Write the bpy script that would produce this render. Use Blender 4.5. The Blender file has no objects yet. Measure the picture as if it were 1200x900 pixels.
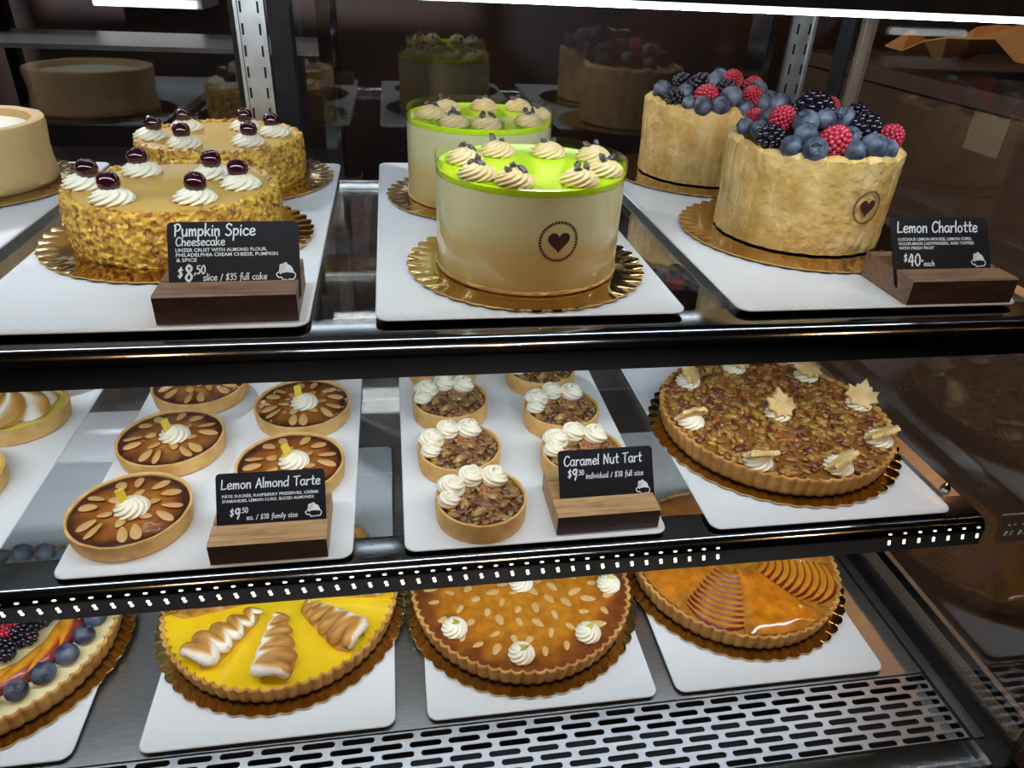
import bpy, bmesh, math, random
from mathutils import Vector, Matrix, noise, Euler

S = bpy.context.scene
COL = S.collection
PI = math.pi
random.seed(7)

# ------------------------------------------------------------------ camera, world, lights, exposure
cam_d = bpy.data.cameras.new('camera')
cam = bpy.data.objects.new('camera', cam_d)
COL.objects.link(cam)
R_ = Vector((0.9876972, -0.1505023, 0.0424651))
D_ = Vector((-0.0402359, -0.5069942, -0.8610098))
F_ = Vector((0.1511136, 0.8487084, -0.5068124))
cam.matrix_world = Matrix(((R_.x, -D_.x, -F_.x, 0), (R_.y, -D_.y, -F_.y, 0), (R_.z, -D_.z, -F_.z, 0.84), (0, 0, 0, 1)))
cam_d.sensor_width = 36
cam_d.lens = 842.68 / 1200 * 36
cam_d.clip_start = 0.02
S.camera = cam

W = bpy.data.worlds.new('world')
S.world = W
W.use_nodes = True
wn = W.node_tree
wn.nodes['Background'].inputs['Color'].default_value = (0.55, 0.42, 0.33, 1)
wn.nodes['Background'].inputs['Strength'].default_value = 0.035

S.view_settings.view_transform = 'Standard'
S.view_settings.look = 'None'
S.view_settings.exposure = 0.0
S.view_settings.gamma = 1.0
S.view_settings.use_curve_mapping = False
S.cycles.use_denoising = True
S.cycles.max_bounces = 8
S.cycles.transparent_max_bounces = 12
S.cycles.caustics_reflective = False
S.cycles.caustics_refractive = False


def area(name, loc, rot, sx, sy, power, color):
    d = bpy.data.lights.new(name, 'AREA')
    d.shape = 'RECTANGLE'
    d.size = sx
    d.size_y = sy
    d.energy = power
    d.color = color
    o = bpy.data.objects.new(name, d)
    COL.objects.link(o)
    o.location = loc
    o.rotation_euler = rot
    return o


LED = (0.80, 0.91, 1.0)
CANOPY_W, SHELF_W, SHELF2_W = 3.7, 2.7, 2.5
area('canopy_led_light', (-0.1, 0.648, 0.806), (math.radians(66), 0, 0), 1.66, 0.012, CANOPY_W, LED)
area('rear_fill_light', (-0.16, 1.20, 0.853), (math.radians(-6), 0, 0), 1.55, 0.012, 0.9, LED)  # added fill from out of view for the back of the top level
area('shelf_led_light', (-0.08, 0.632, 0.526), (math.radians(42), 0, 0), 1.58, 0.010, SHELF_W, LED)
area('shelf_led_light', (-0.08, 0.632, 0.247), (math.radians(40), 0, 0), 1.58, 0.010, SHELF2_W, LED)


def point(name, loc, power, color, r=0.05):
    d = bpy.data.lights.new(name, 'POINT')
    d.energy = power
    d.color = color
    d.shadow_soft_size = r
    o = bpy.data.objects.new(name, d)
    COL.objects.link(o)
    o.location = loc
    return o


WARM = (1.0, 0.62, 0.32)
# added fills: unseen panel on the customer side, bare point behind the rear doors
area('front_fill_light', (0.2, -1.3, 2.17), (0, 0, 0), 1.2, 0.3, 20, (0.92, 0.96, 1.0))
point('kitchen_fill_light', (-1.1, 2.2, 1.5), 170.0, (0.88, 0.92, 1.0), 0.06)

# ------------------------------------------------------------------ materials


def new_mat(name):
    m = bpy.data.materials.new(name)
    m.use_nodes = True
    return m, m.node_tree, m.node_tree.nodes['Principled BSDF']


def rgb(c):
    return (c[0], c[1], c[2], 1.0)


def mat(name, base, rough=0.5, metal=0.0, base2=None, nscale=40.0, detail=4.0, lo=0.35, hi=0.65, bump=0.0,
        bscale=None, coat=0.0, coat_rough=0.05, spec=0.5, col_attr=False, sss=0.0, stretch=None, vor=False, bdist=0.002):
    m, nt, b = new_mat(name)
    L = nt.links.new
    b.inputs['Roughness'].default_value = rough
    b.inputs['Metallic'].default_value = metal
    b.inputs['Coat Weight'].default_value = coat
    b.inputs['Coat Roughness'].default_value = coat_rough
    b.inputs['Specular IOR Level'].default_value = spec
    if sss:
        b.inputs['Subsurface Weight'].default_value = sss
        b.inputs['Subsurface Radius'].default_value = (0.01, 0.008, 0.006)
        b.inputs['Subsurface Scale'].default_value = 0.4
    b.inputs['Base Color'].default_value = rgb(base)
    tc = nt.nodes.new('ShaderNodeTexCoord')
    vec = tc.outputs['Object']
    if stretch:
        mp = nt.nodes.new('ShaderNodeMapping')
        mp.inputs['Scale'].default_value = stretch
        L(vec, mp.inputs['Vector'])
        vec = mp.outputs['Vector']
    colout = None
    if col_attr:
        at = nt.nodes.new('ShaderNodeAttribute')
        at.attribute_name = 'Col'
        colout = at.outputs['Color']
    if base2 is not None:
        n = nt.nodes.new('ShaderNodeTexNoise')
        n.inputs['Scale'].default_value = nscale
        n.inputs['Detail'].default_value = detail
        L(vec, n.inputs['Vector'])
        r = nt.nodes.new('ShaderNodeValToRGB')
        r.color_ramp.elements[0].position = lo
        r.color_ramp.elements[1].position = hi
        r.color_ramp.elements[0].color = rgb(base)
        r.color_ramp.elements[1].color = rgb(base2)
        L(n.outputs['Fac'], r.inputs['Fac'])
        if col_attr:
            mx = nt.nodes.new('ShaderNodeMix')
            mx.data_type = 'RGBA'
            mx.blend_type = 'MULTIPLY'
            mx.inputs['Factor'].default_value = 1.0
            L(colout, mx.inputs['A'])
            L(r.outputs['Color'], mx.inputs['B'])
            colout = mx.outputs['Result']
        else:
            colout = r.outputs['Color']
    if colout is not None:
        L(colout, b.inputs['Base Color'])
    if bump > 0:
        if vor:
            n2 = nt.nodes.new('ShaderNodeTexVoronoi')
        else:
            n2 = nt.nodes.new('ShaderNodeTexNoise')
            n2.inputs['Detail'].default_value = 6
        n2.inputs['Scale'].default_value = bscale or nscale
        L(vec, n2.inputs['Vector'])
        bp = nt.nodes.new('ShaderNodeBump')
        bp.inputs['Strength'].default_value = bump
        bp.inputs['Distance'].default_value = bdist
        L(n2.outputs[0], bp.inputs['Height'])
        L(bp.outputs['Normal'], b.inputs['Normal'])
    return m


def glass_mat(name, tint, ior=1.5, boost=1.0, rough=0.02):
    m, nt, b = new_mat(name)
    L = nt.links.new
    out = nt.nodes['Material Output']
    t = nt.nodes.new('ShaderNodeBsdfTransparent')
    t.inputs['Color'].default_value = rgb(tint)
    g = nt.nodes.new('ShaderNodeBsdfGlossy')
    g.inputs['Roughness'].default_value = rough
    g.inputs['Color'].default_value = (1, 1, 1, 1)
    lw = nt.nodes.new('ShaderNodeLayerWeight')
    lw.inputs['Blend'].default_value = 0.5
    pwr = nt.nodes.new('ShaderNodeMath')
    pwr.operation = 'POWER'
    pwr.inputs[1].default_value = 5.0
    L(lw.outputs['Facing'], pwr.inputs[0])
    f = nt.nodes.new('ShaderNodeMath')
    f.operation = 'MULTIPLY_ADD'
    f0 = ((ior - 1) / (ior + 1)) ** 2
    f.inputs[1].default_value = 1 - f0
    f.inputs[2].default_value = f0
    L(pwr.outputs[0], f.inputs[0])
    mu = nt.nodes.new('ShaderNodeMath')
    mu.operation = 'MULTIPLY'
    mu.use_clamp = True
    mu.inputs[1].default_value = boost
    mx = nt.nodes.new('ShaderNodeMixShader')
    L(f.outputs[0], mu.inputs[0])
    L(mu.outputs[0], mx.inputs['Fac'])
    L(t.outputs[0], mx.inputs[1])
    L(g.outputs[0], mx.inputs[2])
    L(mx.outputs[0], out.inputs['Surface'])
    return m


def emit_mat(name, color, strength):
    m, nt, b = new_mat(name)
    b.inputs['Base Color'].default_value = rgb(color)
    b.inputs['Emission Color'].default_value = rgb(color)
    b.inputs['Emission Strength'].default_value = strength
    return m


M = {}
M['tray'] = mat('white_melamine', (0.77, 0.80, 0.84), rough=0.22, base2=(0.75, 0.78, 0.82), nscale=6, bump=0.02, bscale=30, spec=0.4)
M['gold'] = mat('gold_foil_card', (0.60, 0.38, 0.125), rough=0.09, metal=1.0, base2=(0.66, 0.44, 0.16), nscale=12, bump=0.02, bscale=60)
M['steel'] = mat('brushed_steel', (0.40, 0.40, 0.41), rough=0.36, metal=1.0, base2=(0.50, 0.50, 0.50), nscale=30, stretch=(1, 14, 1), bump=0.1, bscale=60, bdist=0.0006)
M['grille'] = mat('satin_steel', (0.46, 0.46, 0.49), rough=0.42, metal=1.0, base2=(0.50, 0.50, 0.53), nscale=20, stretch=(1, 10, 1))
M['chrome'] = mat('polished_steel', (0.52, 0.52, 0.54), rough=0.1, metal=1.0, base2=(0.6, 0.6, 0.6), nscale=8)
M['nose'] = mat('dark_polished_metal', (0.22, 0.22, 0.235), rough=0.12, metal=1.0, base2=(0.26, 0.26, 0.275), nscale=9, bump=0.01, bscale=200)
M['black'] = mat('black_rubber', (0.006, 0.006, 0.008), rough=0.5, base2=(0.011, 0.011, 0.013), nscale=60, spec=0.15)
M['dark'] = mat('dark_cavity', (0.008, 0.008, 0.009), rough=0.7, base2=(0.012, 0.012, 0.013), nscale=10)
M['glass_shelf'] = glass_mat('shelf_glass', (0.93, 0.95, 0.945), 1.5, 1.7)
M['end_glass'] = glass_mat('end_pane_glass', (0.80, 0.77, 0.74), 1.5, 1.3)
M['door_glass'] = glass_mat('rear_door_glass', (0.72, 0.72, 0.72), 1.5, 2.2)
M['spacer'] = mat('perforated_aluminium', (0.62, 0.56, 0.48), rough=0.5, metal=0.4, base2=(0.68, 0.62, 0.54), nscale=30)
M['hole'] = mat('dark_perforation', (0.05, 0.045, 0.04), rough=0.6)
M['crust'] = mat('shortcrust_pastry', (0.60, 0.335, 0.105), rough=0.62, base2=(0.74, 0.47, 0.18), nscale=55, bump=0.35, bscale=420, bdist=0.001, spec=0.3)
M['crust_dark'] = mat('baked_tart_pastry', (0.42, 0.19, 0.042), rough=0.6, base2=(0.62, 0.34, 0.10), nscale=42, bump=0.35, bscale=320, bdist=0.001, spec=0.3)
M['crust_pale'] = mat('pale_cake_crust', (0.56, 0.36, 0.15), rough=0.7, base2=(0.64, 0.43, 0.20), nscale=18, bump=0.5, bscale=120, bdist=0.002, spec=0.2)
M['cream'] = mat('whipped_cream', (0.84, 0.77, 0.60), rough=0.45, base2=(0.87, 0.81, 0.66), nscale=30, spec=0.35, sss=0.12)
M['coffee_cream'] = mat('coffee_buttercream', (0.66, 0.49, 0.24), rough=0.42, base2=(0.73, 0.56, 0.30), nscale=40, spec=0.35)
M['cherry'] = mat('dark_cherry', (0.022, 0.002, 0.006), rough=0.12, base2=(0.045, 0.004, 0.010), nscale=50, coat=0.6)
M['nib'] = mat('cocoa_nib', (0.03, 0.018, 0.015), rough=0.4, base2=(0.15, 0.12, 0.11), nscale=350, bump=0.4, bscale=300)
M['green'] = mat('green_glaze', (0.58, 0.84, 0.010), rough=0.14, base2=(0.61, 0.86, 0.012), nscale=20, coat=0.15)
M['blue'] = mat('blueberry_skin', (0.018, 0.022, 0.045), rough=0.5, base2=(0.19, 0.22, 0.29), nscale=85, lo=0.36, hi=0.74, bump=0.1, bscale=200)
M['blackb'] = mat('blackberry_skin', (0.006, 0.004, 0.008), rough=0.18, base2=(0.012, 0.006, 0.014), nscale=100, coat=0.4)
M['rasp'] = mat('raspberry_skin', (0.36, 0.012, 0.03), rough=0.32, base2=(0.52, 0.04, 0.07), nscale=90, coat=0.15)
M['curd'] = mat('lemon_curd', (0.80, 0.52, 0.008), rough=0.16, base2=(0.84, 0.58, 0.015), nscale=14, coat=0.4, coat_rough=0.12)
M['curd_pale'] = mat('pale_lemon_curd', (0.72, 0.56, 0.08), rough=0.25, base2=(0.77, 0.62, 0.12), nscale=14, coat=0.3)
M['toast'] = mat('toasted_meringue', (1, 1, 1), rough=0.4, base2=(0.94, 0.91, 0.88), nscale=60, col_attr=True, spec=0.3)
M['almond'] = mat('sliced_almond', (1, 1, 1), rough=0.4, base2=(0.90, 0.86, 0.8), nscale=120, col_attr=True, coat=0.25)
M['peel'] = mat('candied_lemon_peel', (0.74, 0.50, 0.02), rough=0.35, base2=(0.82, 0.64, 0.10), nscale=200, bump=0.4, bscale=400)
M['lime'] = mat('candied_citron', (0.45, 0.42, 0.05), rough=0.2, base2=(0.58, 0.52, 0.12), nscale=120)
M['caramel'] = mat('caramel_glaze', (1, 1, 1), rough=0.13, base2=(0.72, 0.62, 0.55), nscale=70, col_attr=True, coat=0.6, coat_rough=0.06, bump=0.10, bscale=160)
M['nuts'] = mat('caramel_nuts', (1, 1, 1), rough=0.32, base2=(0.66, 0.58, 0.50), nscale=170, col_attr=True, coat=0.35, coat_rough=0.12, bump=0.3, bscale=260)
M['peach'] = mat('glazed_peach', (1, 1, 1), rough=0.33, base2=(0.80, 0.66, 0.55), nscale=80, col_attr=True, coat=0.25, coat_rough=0.14, bump=0.14, bscale=180)
M['cookie'] = mat('butter_cookie', (0.66, 0.43, 0.15), rough=0.6, base2=(0.78, 0.57, 0.27), nscale=90, bump=0.3, bscale=300)
M['custard'] = mat('pastry_cream', (0.76, 0.64, 0.32), rough=0.35, base2=(0.80, 0.70, 0.42), nscale=40)
M['chalk'] = mat('chalk_white_ink', (0.62, 0.66, 0.70), rough=0.8, base2=(0.70, 0.74, 0.78), nscale=500)
M['card'] = mat('black_sign_card', (0.008, 0.009, 0.013), rough=0.42, base2=(0.012, 0.013, 0.017), nscale=8, spec=0.12)
M['emblem'] = mat('brown_print', (0.05, 0.018, 0.014), rough=0.35, base2=(0.075, 0.03, 0.022), nscale=200)
M['led'] = emit_mat('led_diffuser', (0.86, 0.97, 1.0), 2.6)
M['led_glint'] = emit_mat('led_reflection_glow', (0.93, 1.0, 0.80), 2.2)  # glow standing for leds mirrored in the polished rail
M['pendant'] = emit_mat('pendant_bulb', (1.0, 0.55, 0.22), 14.0)


def wood_mat(name, c1, c2, c3):
    m, nt, b = new_mat(name)
    L = nt.links.new
    tc = nt.nodes.new('ShaderNodeTexCoord')
    mp = nt.nodes.new('ShaderNodeMapping')
    mp.inputs['Scale'].default_value = (14, 130, 130)
    L(tc.outputs['Object'], mp.inputs['Vector'])
    n = nt.nodes.new('ShaderNodeTexNoise')
    n.inputs['Scale'].default_value = 1.3
    n.inputs['Detail'].default_value = 5
    n.inputs['Distortion'].default_value = 0.8
    L(mp.outputs[0], n.inputs['Vector'])
    r = nt.nodes.new('ShaderNodeValToRGB')
    e = r.color_ramp.elements
    e[0].position, e[1].position = 0.3, 0.7
    e[0].color, e[1].color = rgb(c1), rgb(c3)
    k = e.new(0.5)
    k.color = rgb(c2)
    L(n.outputs['Fac'], r.inputs['Fac'])
    L(r.outputs['Color'], b.inputs['Base Color'])
    b.inputs['Roughness'].default_value = 0.5
    bp = nt.nodes.new('ShaderNodeBump')
    bp.inputs['Strength'].default_value = 0.15
    bp.inputs['Distance'].default_value = 0.001
    L(n.outputs['Fac'], bp.inputs['Height'])
    L(bp.outputs['Normal'], b.inputs['Normal'])
    return m


M['walnut'] = wood_mat('walnut_wood', (0.13, 0.067, 0.036), (0.19, 0.105, 0.058), (0.25, 0.145, 0.083))
M['oak'] = wood_mat('oak_wood', (0.30, 0.165, 0.07), (0.41, 0.24, 0.105), (0.50, 0.31, 0.15))
M['front_shade'] = wood_mat('shaded_wood_front', (0.028, 0.013, 0.010), (0.042, 0.019, 0.014), (0.058, 0.027, 0.019))  # darker wood carrying the shade of the holders' front faces
M['shopwood'] = wood_mat('dark_shop_wood', (0.05, 0.028, 0.016), (0.075, 0.042, 0.024), (0.10, 0.06, 0.034))
M['paper'] = mat('brown_kraft_paper', (0.50, 0.24, 0.07), rough=0.8, base2=(0.58, 0.30, 0.10), nscale=8)
M['note'] = mat('cream_note_paper', (0.20, 0.155, 0.10), rough=0.8, base2=(0.23, 0.18, 0.12), nscale=20)
M['shopwall'] = mat('dark_shop_wall', (0.03, 0.021, 0.017), rough=0.85, base2=(0.045, 0.03, 0.024), nscale=3)
M['kitchenwall'] = mat('brown_kitchen_wall', (0.16, 0.10, 0.085), rough=0.8, base2=(0.10, 0.085, 0.09), nscale=2.2, lo=0.42, hi=0.6)
M['shopfloor'] = mat('shop_floor_concrete', (0.26, 0.26, 0.28), rough=0.6, base2=(0.32, 0.32, 0.34), nscale=5)
M['green_crate'] = mat('dark_green_plastic', (0.01, 0.06, 0.035), rough=0.5, base2=(0.014, 0.075, 0.045), nscale=10)


def layered_mousse():
    m, nt, b = new_mat('layered_mousse')
    L = nt.links.new
    tc = nt.nodes.new('ShaderNodeTexCoord')
    sx = nt.nodes.new('ShaderNodeSeparateXYZ')
    L(tc.outputs['Object'], sx.inputs[0])
    n = nt.nodes.new('ShaderNodeTexNoise')
    n.inputs['Scale'].default_value = 14
    n.inputs['Detail'].default_value = 4
    L(tc.outputs['Object'], n.inputs['Vector'])
    a = nt.nodes.new('ShaderNodeMath')
    a.operation = 'MULTIPLY_ADD'
    a.inputs[1].default_value = 0.012
    L(n.outputs['Fac'], a.inputs[0])
    L(sx.outputs['Z'], a.inputs[2])
    mr = nt.nodes.new('ShaderNodeMapRange')
    mr.inputs['From Min'].default_value = 0.0
    mr.inputs['From Max'].default_value = 0.11
    L(a.outputs[0], mr.inputs['Value'])
    r = nt.nodes.new('ShaderNodeValToRGB')
    e = r.color_ramp.elements
    e[0].position, e[0].color = 0.0, rgb((0.44, 0.25, 0.07))
    e[1].position, e[1].color = 1.0, rgb((0.56, 0.54, 0.31))
    for p, c in ((0.09, (0.55, 0.37, 0.12)), (0.45, (0.55, 0.39, 0.145)), (0.62, (0.56, 0.50, 0.26))):
        k = e.new(p)
        k.color = rgb(c)
    L(mr.outputs[0], r.inputs['Fac'])
    L(r.outputs['Color'], b.inputs['Base Color'])
    b.inputs['Roughness'].default_value = 0.35
    b.inputs['Coat Weight'].default_value = 0.7
    b.inputs['Coat Roughness'].default_value = 0.04
    b.inputs['Subsurface Weight'].default_value = 0.1
    b.inputs['Subsurface Radius'].default_value = (0.01, 0.008, 0.005)
    b.inputs['Subsurface Scale'].default_value = 0.3
    return m


M['mousse'] = layered_mousse()
M['collar'] = glass_mat('clear_acetate', (0.975, 0.985, 0.97), 1.45, 1.0, 0.05)


def crumb_mat():
    m, nt, b = new_mat('nut_crumb_coating')
    L = nt.links.new
    tc = nt.nodes.new('ShaderNodeTexCoord')
    v = nt.nodes.new('ShaderNodeTexVoronoi')
    v.inputs['Scale'].default_value = 235
    L(tc.outputs['Object'], v.inputs['Vector'])
    n = nt.nodes.new('ShaderNodeTexNoise')
    n.inputs['Scale'].default_value = 75
    n.inputs['Detail'].default_value = 5
    L(tc.outputs['Object'], n.inputs['Vector'])
    sep = nt.nodes.new('ShaderNodeSeparateColor')
    L(v.outputs['Color'], sep.inputs[0])
    mx = nt.nodes.new('ShaderNodeMath')
    mx.operation = 'MULTIPLY_ADD'
    mx.inputs[1].default_value = 0.45
    L(sep.outputs[0], mx.inputs[0])
    m2 = nt.nodes.new('ShaderNodeMath')
    m2.operation = 'MULTIPLY'
    m2.inputs[1].default_value = 0.65
    L(n.outputs['Fac'], m2.inputs[0])
    L(m2.outputs[0], mx.inputs[2])
    r = nt.nodes.new('ShaderNodeValToRGB')
    e = r.color_ramp.elements
    e[0].position, e[0].color = 0.26, rgb((0.15, 0.05, 0.010))
    e[1].position, e[1].color = 0.78, rgb((0.74, 0.46, 0.070))
    k = e.new(0.42)
    k.color = rgb((0.38, 0.17, 0.026))
    k = e.new(0.58)
    k.color = rgb((0.60, 0.33, 0.038))
    L(mx.outputs[0], r.inputs['Fac'])
    L(r.outputs['Color'], b.inputs['Base Color'])
    b.inputs['Roughness'].default_value = 0.55
    bp = nt.nodes.new('ShaderNodeBump')
    bp.inputs['Strength'].default_value = 0.6
    bp.inputs['Distance'].default_value = 0.0015
    L(v.outputs['Distance'], bp.inputs['Height'])
    L(bp.outputs['Normal'], b.inputs['Normal'])
    return m


M['crumb'] = crumb_mat()
M['pumpkin'] = mat('pumpkin_cheesecake_filling', (0.56, 0.345, 0.055), rough=0.55, base2=(0.60, 0.37, 0.095), nscale=25, bump=0.1, bscale=60)
M['lady'] = mat('ladyfinger_sponge', (0.56, 0.31, 0.07), rough=0.5, base2=(0.76, 0.52, 0.21), nscale=30, lo=0.34, hi=0.64, bump=1.0, bscale=110, bdist=0.003, coat=0.35, coat_rough=0.15)

# ------------------------------------------------------------------ mesh helpers


class MB:
    def __init__(self):
        self.v = []
        self.f = []
        self.c = []
        self.col = (1, 1, 1)

    def vert(self, p, c=None):
        self.v.append((p[0], p[1], p[2]))
        self.c.append(c or self.col)
        return len(self.v) - 1

    def face(self, *i):
        self.f.append(tuple(i))

    def grid(self, rows, closed=True):
        """rows: list of lists of points (tuples xyz or (xyz, col)); a row of one point is a pole."""
        ids = []
        for r in rows:
            ids.append([self.vert(*p) if isinstance(p[0], (tuple, list, Vector)) else self.vert(p) for p in r])
        for a, b in zip(ids[:-1], ids[1:]):
            n = max(len(a), len(b))
            rng = n if closed else n - 1
            for k in range(rng):
                k2 = (k + 1) % n
                if len(a) == 1:
                    self.face(a[0], b[k], b[k2])
                elif len(b) == 1:
                    self.face(a[k], b[0], a[k2])
                else:
                    self.face(a[k], b[k], b[k2], a[k2])
        return ids

    def lathe(self, prof, n=48, mod=None, colf=None):
        rows = []
        for i, (r, z) in enumerate(prof):
            if r < 1e-7:
                p = (0, 0, z)
                rows.append([(p, colf(0, i, 0, z) if colf else self.col)])
                continue
            row = []
            for k in range(n):
                t = 2 * PI * k / n
                rr, zz = (r, z) if mod is None else mod(t, i, r, z)
                p = (rr * math.cos(t), rr * math.sin(t), zz)
                row.append((p, colf(t, i, rr, zz) if colf else self.col))
            rows.append(row)
        self.grid(rows)
        return self

    def box(self, x0, x1, y0, y1, z0, z1):
        i = [self.vert(p) for p in ((x0, y0, z0), (x1, y0, z0), (x1, y1, z0), (x0, y1, z0), (x0, y0, z1), (x1, y0, z1), (x1, y1, z1), (x0, y1, z1))]
        for f in ((0, 3, 2, 1), (4, 5, 6, 7), (0, 1, 5, 4), (1, 2, 6, 5), (2, 3, 7, 6), (3, 0, 4, 7)):
            self.face(*[i[k] for k in f])
        return self

    def prism(self, poly, axis, a0, a1):
        """closed polygon in the other two axes, extruded along axis ('x','y','z')"""
        def P(u, w, a):
            return {'x': (a, u, w), 'y': (u, a, w), 'z': (u, w, a)}[axis]
        A = [self.vert(P(u, w, a0)) for u, w in poly]
        B = [self.vert(P(u, w, a1)) for u, w in poly]
        n = len(poly)
        self.face(*A[::-1])
        self.face(*B)
        for k in range(n):
            self.face(A[k], A[(k + 1) % n], B[(k + 1) % n], B[k])
        return self

    def ellipsoid(self, c, r, rot=None, seg=10, rings=7, wob=0.0, seed=0.0):
        rows = []
        for j in range(rings + 1):
            ph = PI * j / rings
            row = []
            for k in range(seg if 0 < j < rings else 1):
                th = 2 * PI * k / seg
                p = Vector((math.sin(ph) * math.cos(th), math.sin(ph) * math.sin(th), math.cos(ph)))
                if wob:
                    p *= 1 + wob * noise.noise(p * 1.7 + Vector((seed, seed * 1.7, 3.1)))
                p = Vector((p.x * r[0], p.y * r[1], p.z * r[2]))
                if rot is not None:
                    p = rot @ p
                row.append(tuple(p + Vector(c)))
            rows.append(row)
        self.grid(rows)
        return self

    def tube(self, pts, rad, seg=8, star=0, sdepth=0.0, stw=0.0, flat=1.0, colf=None):
        """swept tube along pts; rad number or list; closed ends"""
        pts = [Vector(p) for p in pts]
        n = len(pts)
        rad = rad if isinstance(rad, (list, tuple)) else [rad] * n
        rows = []
        up = Vector((0, 0, 1))
        for i, p in enumerate(pts):
            t = (pts[min(i + 1, n - 1)] - pts[max(i - 1, 0)])
            t = t.normalized() if t.length > 1e-9 else Vector((0, 0, 1))
            s = t.cross(up)
            s = s.normalized() if s.length > 1e-4 else Vector((1, 0, 0))
            u = s.cross(t).normalized()
            row = []
            for k in range(seg):
                a = 2 * PI * k / seg
                rr = rad[i]
                if star:
                    rr *= 1 - sdepth + sdepth * abs(math.sin(star * 0.5 * (a + stw * i)))
                q = p + s * (rr * math.cos(a)) + u * (rr * math.sin(a) * flat)
                row.append((tuple(q), colf(i, a) if colf else self.col))
            rows.append(row)
        c0 = colf(0, 0) if colf else self.col
        c1 = colf(n - 1, 0) if colf else self.col
        self.grid([[(tuple(pts[0]), c0)]] + rows + [[(tuple(pts[-1]), c1)]])
        return self

    def xform(self, mw, start=0):
        for i in range(start, len(self.v)):
            self.v[i] = tuple(mw @ Vector(self.v[i]))
        return self

    def add(self, other, mw=None):
        o = len(self.v)
        for p in other.v:
            self.v.append(tuple(mw @ Vector(p)) if mw is not None else p)
        self.c += other.c
        self.f += [tuple(k + o for k in f) for f in other.f]
        return self

    def mesh(self, name, material, smooth=True, angle=None):
        me = bpy.data.meshes.new(name)
        me.from_pydata(self.v, [], self.f)
        at = me.color_attributes.new('Col', 'FLOAT_COLOR', 'POINT')
        flat = []
        for c in self.c:
            flat += [c[0], c[1], c[2], 1.0]
        at.data.foreach_set('color', flat)
        bm = bmesh.new()
        bm.from_mesh(me)
        bmesh.ops.recalc_face_normals(bm, faces=bm.faces[:])
        if angle is not None:
            for e in bm.edges:
                if len(e.link_faces) == 2 and e.calc_face_angle(0) > math.radians(angle):
                    e.smooth = False
        bm.to_mesh(me)
        bm.free()
        for p in me.polygons:
            p.use_smooth = smooth
        me.materials.append(material)
        return me


def link(name, data, parent=None, loc=(0, 0, 0), rot=(0, 0, 0), scale=None):
    o = bpy.data.objects.new(name, data)
    COL.objects.link(o)
    if parent is not None:
        o.parent = parent
    o.location = loc
    o.rotation_euler = rot
    if scale is not None:
        o.scale = scale
    return o


def obj(name, mb, m, parent=None, loc=(0, 0, 0), rot=(0, 0, 0), smooth=True, angle=40):
    me = mb if isinstance(mb, bpy.types.Mesh) else mb.mesh(name, m, smooth, angle if smooth else None)
    return link(name, me, parent, loc, rot)


def tag(o, label, cat, group=None, kind=None):
    o['label'] = label
    o['category'] = cat
    if group:
        o['group'] = group
    if kind:
        o['kind'] = kind
    return o


def thing(name, label, cat, loc=(0, 0, 0), rotz=0.0, group=None):
    o = link(name, None, None, loc, (0, 0, rotz))
    o.empty_display_size = 0.05
    return tag(o, label, cat, group)


def struct(o):
    o['kind'] = 'structure'
    return o


kids = {}


def copy_tree(o, parent=None):
    c = o.copy()
    COL.objects.link(c)
    if parent is not None:
        c.parent = parent
    for ch in list(o.children):
        copy_tree(ch, c)
    return c


def place_copy(src, loc, rotz, label, group=None):
    c = copy_tree(src)
    c.location = loc
    c.rotation_euler = (0, 0, rotz)
    c['label'] = label
    if group:
        c['group'] = group
    return c


def rounded_rect(x0, x1, y0, y1, r, n=6):
    pts = []
    for cx, cy, a0 in ((x1 - r, y1 - r, 0), (x0 + r, y1 - r, PI / 2), (x0 + r, y0 + r, PI), (x1 - r, y0 + r, 3 * PI / 2)):
        for k in range(n + 1):
            a = a0 + PI / 2 * k / n
            pts.append((cx + r * math.cos(a), cy + r * math.sin(a)))
    return pts


def rim_rect(mb, w, d, r, levels):
    """stack of rounded rectangles (inset, z); caps both ends"""
    rows = []
    for ins, z in levels:
        rows.append([(x, y, z) for x, y in rounded_rect(-w / 2 + ins, w / 2 - ins, ins, d - ins, max(r - ins, 0.001))])
    ids = mb.grid(rows)
    mb.face(*ids[0][::-1])
    mb.face(*ids[-1])
    return mb


TZ, MZ, BZ = 0.545, 0.266, 0.012       # top faces of the trays on the three levels

# ================================================================== shop around the case (setting)
fl = obj('floor', MB().box(-4, 4, -3.5, 4.5, -0.96, -0.90), M['shopfloor'])
struct(fl)
struct(obj('wall_back', MB().box(-4, 4, 3.6, 3.7, -0.9, 2.2), M['kitchenwall']))
struct(obj('wall_right', MB().box(3.4, 3.5, -3.5, 3.6, -0.9, 2.2), M['shopwall']))
struct(obj('wall_left', MB().box(-4, -3.9, -3.5, 3.6, -0.9, 2.2), M['shopwall']))
struct(obj('wall_front', MB().box(-4, 3.5, -3.6, -3.5, -0.9, 2.2), M['shopwall']))
struct(obj('ceiling', MB().box(-4, 3.5, -3.6, 3.7, 2.2, 2.26), M['shopwall']))

# ================================================================== display case
case = thing('display_case', 'refrigerated steel and glass bakery display case holding all the cakes', 'display case', (0, 0, 0))
XL, XR = -1.05, 0.709

deck = obj('deck_panel', MB().box(XL, XR - 0.001, 0.568, 1.36, -0.006, 0.0), M['steel'], case, smooth=False)

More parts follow.
